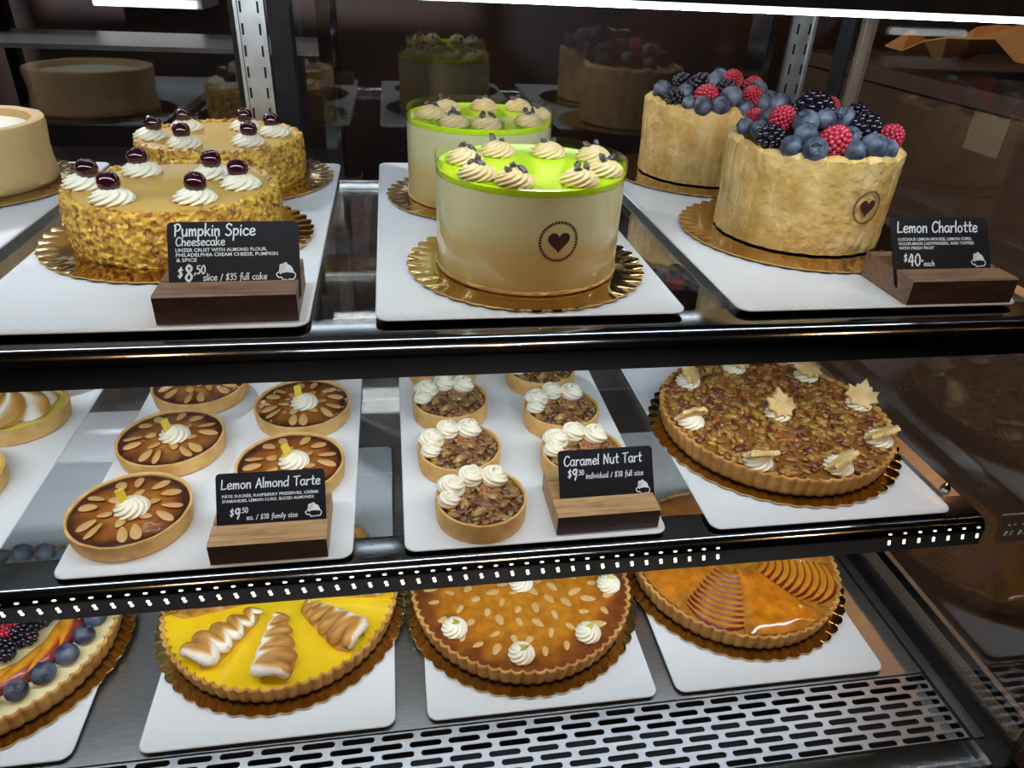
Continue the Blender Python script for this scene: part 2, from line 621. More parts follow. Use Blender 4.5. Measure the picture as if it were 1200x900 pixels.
# perforated air grille with real stadium slots
g = MB()
PX, PY, SL, SW = 0.048, 0.0122, 0.0395, 0.0078
cols, rowsn = 36, 8
GX1, GY0, GY1 = XR - 0.002, 0.4665, 0.567
for rI in range(rowsn):
    y1 = GY1 - 0.0015 - rI * PY
    y0 = y1 - PY
    off = 0.0 if rI % 2 else 0.014
    for cI in range(cols):
        x1 = GX1 + off - cI * PX
        x0 = x1 - PX
        if x1 > GX1:
            x1 = GX1
        cx, cy = (x0 + x0 + PX) / 2, (y0 + y1) / 2
        outer = []
        inner = []
        hl = SL / 2 - SW / 2
        for k in range(24):
            a = 2 * PI * k / 24
            ca, sa = math.cos(a), math.sin(a)
            ix = cx + (hl if ca > 0 else -hl) + SW / 2 * ca
            iy = cy + SW / 2 * sa
            inner.append((min(ix, GX1 - 0.0006), iy))
            m = max(abs(ca) / 1.0, abs(sa) / 1.0)
            ox = cx + ca / m * PX / 2
            oy = cy + sa / m * PY / 2
            outer.append((min(max(ox, x0), x1), oy))
        io = [g.vert((p[0], p[1], 0.0)) for p in outer]
        ii = [g.vert((p[0], p[1], 0.0)) for p in inner]
        il = [g.vert((p[0], p[1], -0.0012)) for p in inner]
        for k in range(24):
            k2 = (k + 1) % 24
            g.face(io[k], io[k2], ii[k2], ii[k])
            g.face(ii[k], ii[k2], il[k2], il[k])
obj('air_grille', g, M['grille'], case, smooth=False)
obj('air_duct', MB().box(XL, XR - 0.001, 0.4695, 0.568, -0.05, -0.04).box(XL, XR - 0.001, 0.5640, 0.5675, -0.04, -0.0015), M['dark'], case, smooth=False)
obj('grille_trim', MB().box(XL, XR - 0.002, 0.4655, 0.4685, -0.03, 0.0008), M['black'], case, smooth=False)
# polished front ledge: flat strip that rolls down towards the customer
led_prof = [(0.4645, 0.001), (0.44, 0.0005), (0.415, -0.002), (0.40, -0.008), (0.392, -0.02), (0.39, -0.05), (0.4645, -0.05)]
obj('front_ledge', MB().prism(led_prof, 'x', XL, 0.742), M['chrome'], case, angle=35)
# right end: steel ledge, groove, gasket, double glazed pane with perforated spacer bar
obj('side_groove', MB().box(0.7085, 0.7115, 0.466, 1.36, -0.02, -0.003), M['black'], case, smooth=False)
obj('side_ledge', MB().box(0.7115, 0.727, 0.4665, 1.36, -0.02, 0.002), M['steel'], case, smooth=False)
obj('gasket', MB().box(0.727, 0.735, 0.43, 1.36, -0.02, 0.022), M['black'], case, smooth=False)
pane = obj('end_pane', MB().box(0.735, 0.739, 0.43, 1.36, 0.0225, 0.86), M['end_glass'], case, smooth=False)
sb = MB().box(0.7395, 0.746, 0.445, 1.355, 0.0225, 0.047)
spb = obj('spacer_bar', sb, M['spacer'], case, smooth=False)
hm = MB()
for k in range(110):
    y = 0.452 + k * 0.0081
    hm.ellipsoid((0.7394, y, 0.041), (0.0004, 0.0011, 0.0011), None, 6, 4)
    hm.ellipsoid((0.7394, y, 0.030), (0.0004, 0.0011, 0.0011), None, 6, 4)
obj('perforation', hm, M['hole'], spb)
obj('pane_sealant', MB().box(0.7395, 0.747, 0.445, 1.36, 0.0475, 0.062), M['black'], case, smooth=False)
obj('pane_trim', MB().box(0.7395, 0.747, 0.445, 1.36, 0.0625, 0.0640), M['spacer'], case, smooth=False)
sv = MB().box(0.7395, 0.747, 1.325, 1.355, 0.065, 0.85)
spv = obj('spacer_bar', MB().box(0.7395, 0.746, 1.135, 1.168, 0.065, 0.85), M['spacer'], case, smooth=False)
hv = MB()
for k in range(95):
    hv.ellipsoid((0.7394, 1.140, 0.075 + k * 0.0081), (0.0004, 0.0011, 0.0011), None, 6, 4)
    hv.ellipsoid((0.7394, 1.163, 0.075 + k * 0.0081), (0.0004, 0.0011, 0.0011), None, 6, 4)
obj('perforation', hv, M['hole'], spv)
obj('gasket', MB().box(0.7300, 0.7346, 1.17, 1.21, 0.03, 0.85), M['black'], case, smooth=False)

# slotted uprights at the back
def upright(x0, x1, y, z0, z1):
    u = obj('shelf_upright', MB().box(x0, x1, y, y + 0.012, z0, z1).box(x0 - 0.003, x0 + 0.002, y - 0.004, y + 0.012, z0, z1).box(x1 - 0.002, x1 + 0.003, y - 0.004, y + 0.012, z0, z1), M['steel'], case, smooth=False)
    slots = []
    z = z0 + 0.01
    while z < z1 - 0.02:
        for xx in (x0 + 0.005, x1 - 0.008):
            slots.append((xx, z))
        z += 0.031
    for xx, z in slots:
        obj('upright_slot', MB().box(xx, xx + 0.003, y - 0.0012, y + 0.001, z, z + 0.016), M['black'], u, smooth=False)
    return u


upright(-0.2285, -0.1895, 1.290, 0.0, 0.86)
obj('door_frame', MB().box(-0.183, -0.150, 1.29, 1.345, 0.0, 0.9), M['black'], case, smooth=False)
obj('door_frame', MB().box(-0.240, -0.226, 1.29, 1.345, 0.0, 0.9), M['black'], case, smooth=False)
upright(0.672, 0.706, 1.25, 0.0, 0.86)
obj('door_frame', MB().box(0.640, 0.652, 1.27, 1.345, 0.0, 0.9), M['chrome'], case, smooth=False)

# rear sliding glass doors (dark, mirror-like)
d1 = obj('door_1', MB().box(-1.05, -0.222, 1.362, 1.368, 0.0, 0.95), M['door_glass'], smooth=False)
d2 = obj('door_2', MB().box(-0.170, 0.735, 1.372, 1.378, 0.0, 0.95), M['door_glass'], smooth=False)
for d in (d1, d2):
    struct(d)
# clear sloping glass on the customer side
fg, fnt, fb = new_mat('clear_front_glass')
ft = fnt.nodes.new('ShaderNodeBsdfTransparent')
ft.inputs['Color'].default_value = (0.985, 0.99, 0.985, 1)
fnt.links.new(ft.outputs[0], fnt.nodes['Material Output'].inputs['Surface'])
fp = obj('window_1', MB().box(XL, 0.735, 0.425, 0.429, -0.005, 0.83), fg, smooth=False)
struct(fp)
# canopy with its led tube
obj('canopy', MB().box(XL, 0.745, 0.47, 0.70, 0.8225, 0.86), M['black'], case, smooth=False)
lt = MB()
lt.prism([(0.655 + 0.005 * math.cos(2 * PI * k / 10), 0.8145 + 0.0045 * math.sin(2 * PI * k / 10)) for k in range(10)], 'x', -0.98, 0.735)
obj('led_tube', lt, M['led'], case)


obj('rear_fill_mount', MB().box(XL, 0.745, 1.12, 1.28, 0.862, 0.90), M['black'], case, smooth=False)  # unseen mount for the added rear strip
obj('led_tube', MB().prism([(1.20 + 0.005 * math.cos(2 * PI * k / 10), 0.857 + 0.003 * math.sin(2 * PI * k / 10)) for k in range(10)], 'x', -0.98, 0.735), M['led'], case)  # added strip, out of view, to brighten the back cakes


# ------------------------------------------------------------------ glass shelves
def shelf(zt, label):
    zg = zt - 0.008
    t = thing('glass_shelf', label, 'shelf', (0, 0, zg))
    obj('glass_panel', MB().box(XL, 0.700, 0.642, 1.13, -0.006, -0.0004), M['glass_shelf'], t, smooth=False)
    # bull-nosed polished front rail
    prof = [(0.6415, 0.0), (0.606, 0.0)]
    for k in range(1, 8):
        a = PI / 2 * k / 7
        prof.append((0.606 - 0.0165 * math.sin(a), -0.0165 + 0.0165 * math.cos(a)))
    prof += [(0.5895, -0.037), (0.593, -0.037), (0.596, -0.018), (0.606, -0.008), (0.6415, -0.008)]
    rail = obj('front_rail', MB().prism(prof, 'x', XL, 0.722), M['nose'], t, angle=30)
    obj('rear_rail', MB().box(XL, 0.70, 1.1305, 1.142, -0.012, 0.0), M['chrome'], t, smooth=False)
    br = obj('end_bracket', MB().box(0.7005, 0.724, 0.642, 1.12, -0.010, -0.002), M['steel'], t, smooth=False)
    nut = MB()
    nut.lathe([(0, 0.0095), (0.003, 0.009), (0.0048, 0.0065), (0.0055, 0.003), (0.0065, 0.003), (0.0065, 0.0), (0, 0)], 12)
    obj('cap_nut', nut, M['chrome'], br, (0.712, 0.658, -0.002))
    return t, rail


shelf1, rail1 = shelf(TZ, 'upper glass shelf with black bull-nosed front edge under the whole cakes')
shelf2, rail2 = shelf(MZ, 'lower glass shelf with rows of reflected light dots along its front edge')
# reflected led dots on the lower shelf's front rail, built as glowing beads
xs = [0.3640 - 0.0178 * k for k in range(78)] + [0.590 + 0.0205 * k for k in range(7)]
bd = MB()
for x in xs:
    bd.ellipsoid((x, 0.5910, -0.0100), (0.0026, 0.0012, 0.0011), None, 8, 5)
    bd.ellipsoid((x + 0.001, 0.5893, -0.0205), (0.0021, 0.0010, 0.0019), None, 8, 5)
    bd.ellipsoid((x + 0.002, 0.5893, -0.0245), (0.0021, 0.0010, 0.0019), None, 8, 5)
bo = obj('led_reflection', bd, M['led_glint'], rail2)
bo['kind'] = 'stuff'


# ================================================================== trays
def tray_mesh(w, d):
    mb = MB()
    rim_rect(mb, w, d, 0.014, [(0.018, -0.0076), (0.012, -0.0076), (0.006, -0.0050), (0.0012, -0.0035), (0.0, -0.0020), (0.0004, -0.0006), (0.0016, 0.0), (0.0034, -0.0006), (0.006, -0.0009)])
    return mb.mesh('serving_tray', M['tray'], True, 50)


tm = tray_mesh(0.309, 0.600)
tms = tray_mesh(0.306, 0.605)
tm4 = tray_mesh(0.322, 0.600)
TRG = 'white serving trays'
trays = [
    (-0.585, 0.615, TZ, tm, 'white tray under the plain crust cake at the upper shelf left edge'),
    (-0.2375, 0.615, TZ, tm, 'white tray under the two pumpkin cheesecakes with cherries'),
    (0.132, 0.622, TZ, tm, 'white tray under the two green-topped mousse cakes'),
    (0.504, 0.622, TZ, tm4, 'white tray under the two berry-topped charlottes'),
    (-0.594, 0.604, MZ, tm, 'white tray under the small meringue tarts on the lower shelf'),
    (-0.216, 0.604, MZ, tm, 'white tray under the small almond tarts with lemon peel'),
    (0.150, 0.606, MZ, tm, 'white tray under the small nut tarts with cream crescents'),
    (0.521, 0.605, MZ, tm4, 'white tray under the large nut tart with leaf cookies'),
    (-0.558, 0.574, BZ, tms, 'white tray under the berry and peach tart at the bottom left'),
    (-0.178, 0.571, BZ, tms, 'white tray under the big yellow lemon meringue tart'),
    (0.168, 0.572, BZ, tms, 'white tray under the big almond tart on the bottom deck'),
    (0.5005, 0.573, BZ, tms, 'white tray under the glazed peach fan tart at the bottom right'),
]
for x, y, z, me, lab in trays:
    tag(link('serving_tray', me, None, (x, y, z)), lab, 'tray', TRG)
# small feet so the bottom trays stand on the deck
for o in [o for o in COL.objects if o.name.startswith('serving_tray') and abs(o.location.z - BZ) < 1e-4]:
    o.location.z = BZ - 0.0042
BZ = BZ - 0.0042


# ================================================================== cake boards
def board_mesh(R, nsc):
    mb = MB()
    n = nsc * 10

    def mod(t, i, r, z):
        ph = nsc * t
        s = abs(math.cos(ph / 2))
        if i in (3, 4):
            return r - 0.0045 * (1 - s), z + 0.0016 * (s - 0.5)
        if i == 5 or i == 2:
            return r - 0.002 * (1 - s), z + 0.0009 * (s - 0.5)
        return r, z
    mb.lathe([(0, 0.0), (R - 0.022, 0.0), (R - 0.006, 0.0002), (R, 0.0013), (R, 0.0031), (R - 0.006, 0.0030), (R - 0.020, 0.0026), (R - 0.024, 0.0030), (0, 0.0030)], n, mod)
    return mb.mesh('cake_board', M['gold'], True, 50)


bd_m = board_mesh(0.1334, 38)
bd_c = board_mesh(0.1500, 42)
bd_t = board_mesh(0.1765, 48)
BG = 'gold scalloped cake boards'


def board(me, x, y, z, lab, rz=0.0):
    return tag(link('cake_board', me, None, (x, y, z), (0, 0, rz)), lab, 'cake board', BG)


board(bd_m, 0.1435, 0.7585, TZ, 'gold scalloped board under the front green mousse cake')
board(bd_m, 0.1220, 1.0300, TZ, 'gold scalloped board under the back green mousse cake')
board(bd_c, 0.5208, 0.8581, TZ, 'gold scalloped board under the front berry charlotte')
board(bd_c, 0.5080, 1.1600, TZ, 'gold scalloped board under the back berry charlotte')
board(bd_c, -0.2473, 0.8648, TZ, 'gold scalloped board under the front pumpkin cheesecake')
board(bd_c, -0.2390, 1.1250, TZ, 'gold scalloped board under the back pumpkin cheesecake', 0.03)
board(bd_c, -0.5850, 1.0900, TZ, 'gold scalloped board under the plain crust cake at left')
board(bd_t, 0.5273, 0.8012, MZ, 'gold scalloped board under the large nut tart with leaf cookies')
board(bd_t, -0.1813, 0.7767, BZ, 'gold scalloped board under the lemon meringue tart')
board(bd_t, 0.1640, 0.7620, BZ, 'gold scalloped board under the big almond tart', 0.05)
board(bd_t, 0.5080, 0.7795, BZ, 'gold scalloped board under the peach fan tart', 0.02)
board(bd_t, -0.5600, 0.7537, BZ, 'gold scalloped board under the berry and peach tart', 0.08)
ZB = 0.0034        # board thickness


# ================================================================== cream, fruit and topping meshes
def rosette_mesh(name, R, H, m, n=9, twist=1.5, depth=0.24, wob=0.0, colf=None, seg=9):
    mb = MB()
    rows = 18
    prof = []
    for i in range(rows):
        v = i / (rows - 1)
        r = R * (0.90 + 0.10 * min(1, v / 0.18)) * max(0.0, (1 - v ** 2.2)) ** 0.66
        prof.append((max(r, 1e-4) if i < rows - 1 else 0.0, H * v))
    prof = [(0.0, 0.0)] + prof

    def mod(t, i, r, z):
        v = z / H
        s = abs(math.sin(n * 0.5 * (t - twist * v)))
        k = 1 - depth + depth * (s ** 0.7)
        k *= 1 + wob * math.sin(t * 2 + 1.0)
        return r * k, z + H * 0.05 * s * (1 - v)
    mb.lathe(prof, n * seg, mod, colf)
    return mb.mesh(name, m, True, None)


def rose_mesh(name, R, H, m, turns=2.1):
    """piped rose: a ridged rope coiled inwards and upwards"""
    mb = MB()
    N = 64
    pts, rad = [], []
    for i in range(N):
        u = i / (N - 1)
        a = -turns * 2 * PI * u
        rr = R * 0.62 * (1 - u) ** 0.8
        pts.append((rr * math.cos(a), rr * math.sin(a), H * (0.34 + 0.42 * u ** 0.8)))
        e = min(1, (i + 1) / 5.0) * (1 - 0.45 * u)
        rad.append(R * 0.42 * e)
    rad[-1] *= 0.5
    mb.tube(pts, rad, 36, star=6, sdepth=0.40, stw=0.13)
    mb.lathe([(0, 0), (R * 0.8, 0.0), (R * 0.85, H * 0.25), (R * 0.4, H * 0.55), (0, H * 0.6)], 20)
    return mb.mesh(name, m, True, None)


def berry_cluster(name, rx, rz, k, dr, m, hollow=False):
    mb = MB()
    ga = PI * (3 - math.sqrt(5))
    mb.ellipsoid((0, 0, rz), (rx * 0.85, rx * 0.85, rz * 0.9), None, 12, 8)
    for i in range(k):
        y = 1 - 2 * (i + 0.5) / k
        r = math.sqrt(1 - y * y)
        p = Vector((r * math.cos(ga * i) * rx * (1 + 0.12 * -y), r * math.sin(ga * i) * rx * (1 + 0.12 * -y), y * rz + rz))
        mb.ellipsoid(p, (dr, dr, dr), None, 8, 6)
    return mb.mesh(name, m, True, None)


def blueberry_mesh():
    R = 0.0088
    mb = MB()

    def mod(t, i, r, z):
        if i in (8, 9):
            return r * (1 + 0.26 * math.cos(5 * t)), z
        return r, z
    prof = [(0, 0), (0.35, 0.05), (0.7, 0.25), (0.94, 0.6), (1.0, 0.92), (0.93, 1.28), (0.74, 1.56), (0.54, 1.70), (0.47, 1.84), (0.33, 1.70), (0.16, 1.56), (0, 1.56)]
    mb.lathe([(a * R, b * R) for a, b in prof], 20, mod)
    return mb.mesh('blueberry', M['blue'], True, None)


ME_blue = blueberry_mesh()
ME_blackb = berry_cluster('blackberry', 0.0098, 0.0125, 46, 0.0032, M['blackb'])
ME_rasp = berry_cluster('raspberry', 0.0104, 0.0108, 95, 0.0021, M['rasp'])
ME_cherry_ros = rosette_mesh('cream_rosette', 0.0238, 0.0160, M['cream'], 9, 1.9, 0.28)
ME_coffee = rosette_mesh('buttercream_rosette', 0.0205, 0.0165, M['coffee_cream'], 10, 2.2, 0.26)
ME_small_ros = rosette_mesh('cream_rosette', 0.0185, 0.0155, M['cream'], 9, 2.0, 0.27)
ME_tart_ros = rosette_mesh('cream_rosette', 0.0165, 0.0155, M['cream'], 9, 2.1, 0.25)
ME_rose = rose_mesh('cream_rosette', 0.0192, 0.0200, M['cream'])
ME_rose_s = rose_mesh('cream_rosette', 0.0150, 0.0150, M['cream'])
ME_cherry = MB().lathe([(0, 0.0002), (0.004, 0.0006), (0.0085, 0.004), (0.0103, 0.0095), (0.0098, 0.0145), (0.0072, 0.0185), (0.0035, 0.0196), (0.0012, 0.0190), (0, 0.0186)], 24).mesh('cherry', M['cherry'], True, None)
ME_nib = []
for k in range(4):
    b_ = MB()
    b_.ellipsoid((0, 0, 0.002), (0.0060, 0.0034, 0.0028), Euler((0.4, 0.6 * k, 0)).to_matrix(), 8, 6, 0.6, k * 2.3)
    ME_nib.append(b_.mesh('cocoa_nib', M['nib'], True, 30))


def almond_mesh(a, b, seed):
    mb = MB()
    n = 22
    top, mid, rim, bot = [], [], [], []
    light, edge = (0.66, 0.40, 0.15), (0.36, 0.15, 0.04)
    for k in range(n):
        t = 2 * PI * k / n
        w = 1 - 0.22 * math.cos(t)
        x = a * math.cos(t) * (1 + 0.05 * math.sin(seed + 2 * t))
        y = b * math.sin(t) * w
        zz = 0.0009 * math.sin(seed + t)
        rim.append(((x, y, 0.0006 + zz), edge))
        mid.append(((x * 0.90, y * 0.86, 0.0014 + zz), light))
        top.append(((x * 0.4, y * 0.4, 0.0016 + zz * 0.5), (0.62, 0.36, 0.125)))
        bot.append(((x * 0.9, y * 0.9, 0.0 + zz), edge))
    mb.grid([[((0, 0, 0.0), edge)], bot, rim, mid, top, [((0, 0, 0.0016), light)]])
    return mb.mesh('almond_slice', M['almond'], True, None)


ME_alm = [almond_mesh(0.0118, 0.0056, 0.3), almond_mesh(0.0112, 0.0064, 1.7), almond_mesh(0.0125, 0.0050, 2.6), almond_mesh(0.0078, 0.0052, 4.0), almond_mesh(0.0088, 0.0046, 5.1)]

# ================================================================== pumpkin cheesecakes
RC, HC = 0.1130, 0.0560


def pumpkin_cake(loc, label):
    t = thing('pumpkin_cheesecake', label, 'cake', loc, 0, 'pumpkin cheesecakes')
    mb = MB()
    rows = 34
    prof = [(0.0, 0.0), (RC - 0.003, 0.0)] + [(RC + 0.002 * math.sin(PI * i / rows), HC * i / rows) for i in range(rows + 1)] + [(RC - 0.006, HC + 0.002), (RC - 0.011, HC - 0.0005), (RC - 0.013, HC - 0.004)]

    def mod(tt, i, r, z):
        if i < 1:
            return r, z
        p = Vector((math.cos(tt) * r, math.sin(tt) * r, z))
        q = p * 165
        d = noise.voronoi(q)[0]
        d2 = noise.voronoi(p * 260)[0]
        h = 0.0042 * (0.6 - d[0]) + 0.0016 * (0.5 - d2[0]) + 0.0015 * noise.noise(p * 60)
        if i > rows + 1:
            return r + h * 0.6, z + h * 1.1
        return r + h, z + (0.4 * h if i > 2 else 0)
    mb.lathe(prof, 420, mod)
    obj('crumb_coating', mb, M['crumb'], t)
    obj('filling', MB().lathe([(0, HC - 0.006), (RC - 0.006, HC - 0.006), (RC - 0.0075, HC - 0.001), (RC - 0.03, HC - 0.0004), (0, HC - 0.0002)], 80), M['pumpkin'], t)
    return t


def rosette_at(t, me, x, y, z, rz, sc=1.0, tilt=(0, 0)):
    o = link(me.name.split('.')[0], me, t, (x, y, z), (tilt[0], tilt[1], rz))
    if sc != 1.0:
        o.scale = (sc, sc, sc)
    return o


pk = pumpkin_cake((-0.2473, 0.8648, TZ + ZB), 'front pumpkin cheesecake with cherries behind the pumpkin spice sign')
# rosette angles measured on the front cake
for k, (x, y) in enumerate(((-0.092, -0.004), (-0.0463, -0.0610), (-0.0476, 0.0520), (0.0362, -0.0590), (0.0354, 0.0412), (0.0740, -0.0040))):
    ro = rosette_at(pk, ME_cherry_ros, x, y, HC - 0.001, k * 1.7)
    link('cherry', ME_cherry, ro, (0.003 * math.cos(5 * k), 0.002 * math.sin(3 * k), 0.0082), (0.25 * math.sin(7 * k), 0.3 * math.cos(5 * k), k), (1.14, 1.14, 1.14))
pk2 = place_copy(pk, (-0.2450, 1.1300, TZ + ZB), 0.18, 'back pumpkin cheesecake with cherries beside the slotted upright', 'pumpkin cheesecakes')

# ================================================================== green mousse cakes
RM, HM = 0.0995, 0.104


def heart_emblem(R, zc, ac, size, parent, name='heart_emblem'):
    """printed heart in a leafy ring, wrapped on the cake's side; ac = angle round the cake"""
    mb = MB()

    def W(u, w):
        a = ac + u / R
        return (R * math.cos(a), R * math.sin(a), zc + w)
    N = 30
    ids = []
    c0 = mb.vert(W(0, -0.1 * size))
    for k in range(N):
        q = 2 * PI * k / N
        x = 0.60 * size * (math.sin(q) ** 3)
        y = 0.60 * size / 16 * (13 * math.cos(q) - 5 * math.cos(2 * q) - 2 * math.cos(3 * q) - math.cos(4 * q)) + 0.02 * size
        ids.append(mb.vert(W(x, y)))
    for k in range(N):
        mb.face(c0, ids[k], ids[(k + 1) % N])
    L = 40
    for k in range(L):
        a = 2 * PI * k / L
        cx, cy = size * math.cos(a), size * math.sin(a)
        for s in (-1, 1):
            d = a + PI / 2 + s * 0.65
            ln, wd = size * 0.15, size * 0.045
            q = [(0, 0), (ln * 0.5, wd), (ln, 0), (ln * 0.5, -wd)]
            f = [mb.vert(W(cx + u * math.cos(d) - v * math.sin(d), cy + u * math.sin(d) + v * math.cos(d))) for u, v in q]
            mb.face(*f)
        a2 = 2 * PI * (k + 1) / L
        w_ = size * 0.018
        f = [mb.vert(W(rr * math.cos(q), rr * math.sin(q))) for rr, q in ((size - w_, a), (size + w_, a), (size + w_, a2), (size - w_, a2))]
        mb.face(*f)
    return obj(name, mb, M['emblem'], parent, smooth=False)


def mousse_cake(loc, label):
    t = thing('mousse_cake', label, 'cake', loc, 0, 'green mousse cakes')
    obj('mousse', MB().lathe([(0, 0.0), (RM - 0.001, 0.0), (RM, 0.002)] + [(RM, 0.002 + (HM - 0.006) * i / 20) for i in range(1, 21)] + [(RM - 0.001, HM - 0.0035), (0, HM - 0.0035)], 96), M['mousse'], t)
    obj('green_glaze', MB().lathe([(0, HM - 0.0035), (RM - 0.0005, HM - 0.0035), (RM + 0.0002, HM - 0.0025), (RM + 0.0002, HM + 0.0025), (RM - 0.001, HM + 0.0035), (RM - 0.004, HM + 0.0026), (0, HM + 0.0024)], 96), M['green'], t)

    def crumbmod(tt, i, r, z):
        k = noise.noise(Vector((math.cos(tt) * 22, math.sin(tt) * 22, i * 3.3)))
        return r + (0.0009 * k if i in (1, 2, 3) else 0), z + (0.0016 * k if i == 3 else 0)
    obj('crust_base', MB().lathe([(0, 0.0), (RM + 0.0002, 0.0002), (RM + 0.0010, 0.0018), (RM + 0.0004, 0.0042), (RM - 0.002, 0.0046), (0, 0.0046)], 240, crumbmod), M['crust'], t)
    # acetate rim standing proud of the glaze
    obj('acetate_collar', MB().lathe([(RM + 0.0010, HM - 0.0035), (RM + 0.0016, HM + 0.0135), (RM + 0.0011, HM + 0.0135), (RM + 0.0006, HM - 0.0035), (RM + 0.0010, HM - 0.0035)], 96), M['collar'], t)
    return t


mc = mousse_cake((0.1435, 0.7585, TZ + ZB), 'front green-topped mousse cake with heart emblem on its side')
rs = [(-0.0690, 0.0087), (-0.0627, -0.0520), (-0.0296, 0.0453), (-0.0292, -0.0760), (0.0270, 0.0425), (0.0350, -0.0730), (0.0740, 0.0256), (0.0700, -0.0360)]
for k, (x, y) in enumerate(rs):
    ro = rosette_at(mc, ME_coffee, x, y, HM + 0.0022, k * 2.3)
    for j in range(2 + k % 2):
        link('cocoa_nib', ME_nib[(k + j) % 4], ro, (0.006 * math.cos(2.1 * j + k), 0.006 * math.sin(2.1 * j + k), 0.0140 + 0.001 * j), (0.8 * math.sin(k + j), 0.9 * math.cos(2 * k + j), k + 2 * j), (1.0, 1.0, 1.0))
mc2 = place_copy(mc, (0.1200, 1.0300, TZ + ZB), 0.35, 'back green-topped mousse cake near the rear glass doors', 'green mousse cakes')
em = heart_emblem(RM + 0.0006, 0.0572, math.radians(-82.2), 0.0192, mc)

# ================================================================== berry charlottes
RL, HL = 0.1035, 0.116


def charlotte(loc, label, seed):
    rnd = random.Random(seed)
    t = thing('berry_charlotte', label, 'cake', loc, 0, 'berry charlottes')
    nf = 26
    rows = 26
    prof = [(0, 0.0), (RL - 0.006, 0.0)]
    for i in range(rows + 1):
        u = i / rows
        prof.append((RL + 0.0015 * u, 0.002 + (HL - 0.006) * u))
    prof += [(RL - 0.003, HL), (RL - 0.009, HL + 0.001), (RL - 0.015, HL - 0.004), (RL - 0.017, HL - 0.016), (0, HL - 0.018)]
    hs = [rnd.uniform(-0.0022, 0.0028) for _ in range(nf)]

    def mod(tt, i, r, z):
        k = int(tt / (2 * PI) * nf) % nf
        s = abs(math.sin(nf * tt / 2))
        p = Vector((math.cos(tt) * r, math.sin(tt) * r, z))
        w = 0.0007 * noise.noise(p * 120) + 0.0010 * noise.noise(p * 35)
        if 1 <= i <= rows + 4:
            r2 = r - 0.0013 * (1 - s ** 0.5) + w * 1.5
        else:
            r2 = r
        z2 = z
        if i >= rows - 2 and i <= rows + 6:
            z2 = z + hs[k] * s ** 0.5 - 0.0022 * (1 - s ** 0.6)
        if i <= 3:
            z2 = z
        return r2, z2
    mb = MB().lathe(prof, nf * 14, mod)
    obj('ladyfinger_wall', mb, M['lady'], t)
    # berries heaped inside the rim
    spots = []

    def put(kind, x, y, zc, rad, rot=None):
        # berry centred at (x, y, zc), rad = its apparent radius
        me, h, r0 = {'blueberry': (ME_blue, 0.0080, 0.0088), 'blackberry': (ME_blackb, 0.0125, 0.0135), 'raspberry': (ME_rasp, 0.0108, 0.0125)}[kind]
        sc = rad / r0
        rot = rot or (rnd.uniform(-1.2, 1.2), rnd.uniform(-1.2, 1.2), rnd.uniform(0, 6))
        off = Euler(rot).to_matrix() @ Vector((0, 0, h * sc))
        link(kind, me, t, Vector((x, y, zc)) - off, rot, (sc, sc, sc))
    return t, put, rnd


KIND = {'u': 'blueberry', 'r': 'raspberry', 'k': 'blackberry'}


def heap(put, rnd, rows):
    for k, x, y, z, r in rows:
        rot = (1.45 + rnd.uniform(-.25, .25), rnd.uniform(-.3, .3), rnd.choice((1.2, 1.9, -1.3, 1.6))) if k == 'k' else (rnd.uniform(0.3, 1.2), rnd.uniform(-0.8, 0.8), rnd.uniform(-0.6, 0.6) if k == 'r' else rnd.uniform(0, 6))
        put(KIND[k], x, y, z, r, rot)


ch, put, rnd = charlotte((0.5208, 0.8581, TZ + ZB), 'front berry charlotte with heart emblem behind the lemon charlotte sign', 3)
heap(put, rnd, [('u', -0.0831, 0.0265, 0.1254, 0.0107), ('u', -0.0818, -0.0104, 0.1284, 0.0113), ('u', -0.0300, 0.0500, 0.1480, 0.0140), ('u', -0.0605, 0.0151, 0.1394, 0.0119), ('u', -0.0402, -0.0388, 0.1422, 0.0155),
                ('u', -0.0485, -0.0580, 0.1324, 0.0137), ('u', -0.0183, -0.0403, 0.1466, 0.0124), ('u', 0.0060, -0.0373, 0.1486, 0.0134), ('u', -0.0013, -0.0724, 0.1343, 0.0115), ('u', -0.0677, -0.0661, 0.1204, 0.0134),
                ('u', -0.0463, -0.0817, 0.1209, 0.0149), ('u', -0.0040, -0.0906, 0.1210, 0.0137), ('u', 0.0237, -0.0828, 0.1249, 0.0160), ('r', -0.0640, 0.0450, 0.1330, 0.0120), ('r', -0.0547, -0.0087, 0.1424, 0.0160),
                ('r', -0.0224, -0.0780, 0.1303, 0.0190), ('r', 0.0330, 0.0400, 0.1480, 0.0137), ('r', 0.0683, -0.0461, 0.1285, 0.0168), ('k', -0.0792, -0.0366, 0.1254, 0.0175), ('k', -0.0056, 0.0087, 0.1516, 0.0220),
                ('k', 0.0500, 0.0050, 0.1450, 0.0160), ('k', 0.0259, -0.0529, 0.1410, 0.0190), ('u', 0.0600, 0.0450, 0.1300, 0.0150), ('u', 0.0820, 0.0080, 0.1220, 0.0140), ('u', -0.0500, 0.0700, 0.1230, 0.0140),
                ('u', 0.0050, 0.0780, 0.1250, 0.0150), ('k', 0.0450, 0.0720, 0.1220, 0.0170), ('u', -0.0180, -0.0250, 0.1300, 0.0140), ('u', 0.0380, -0.0200, 0.1290, 0.0140), ('u', -0.0300, 0.0150, 0.1300, 0.0150), ('u', 0.0480, -0.0730, 0.1190, 0.0140)])
heart_emblem(RL + 0.0032, 0.0610, math.radians(-77.1), 0.0185, ch)
ch2, put, rnd = charlotte((0.5080, 1.1600, TZ + ZB), 'back berry charlotte half hidden behind the front one', 8)
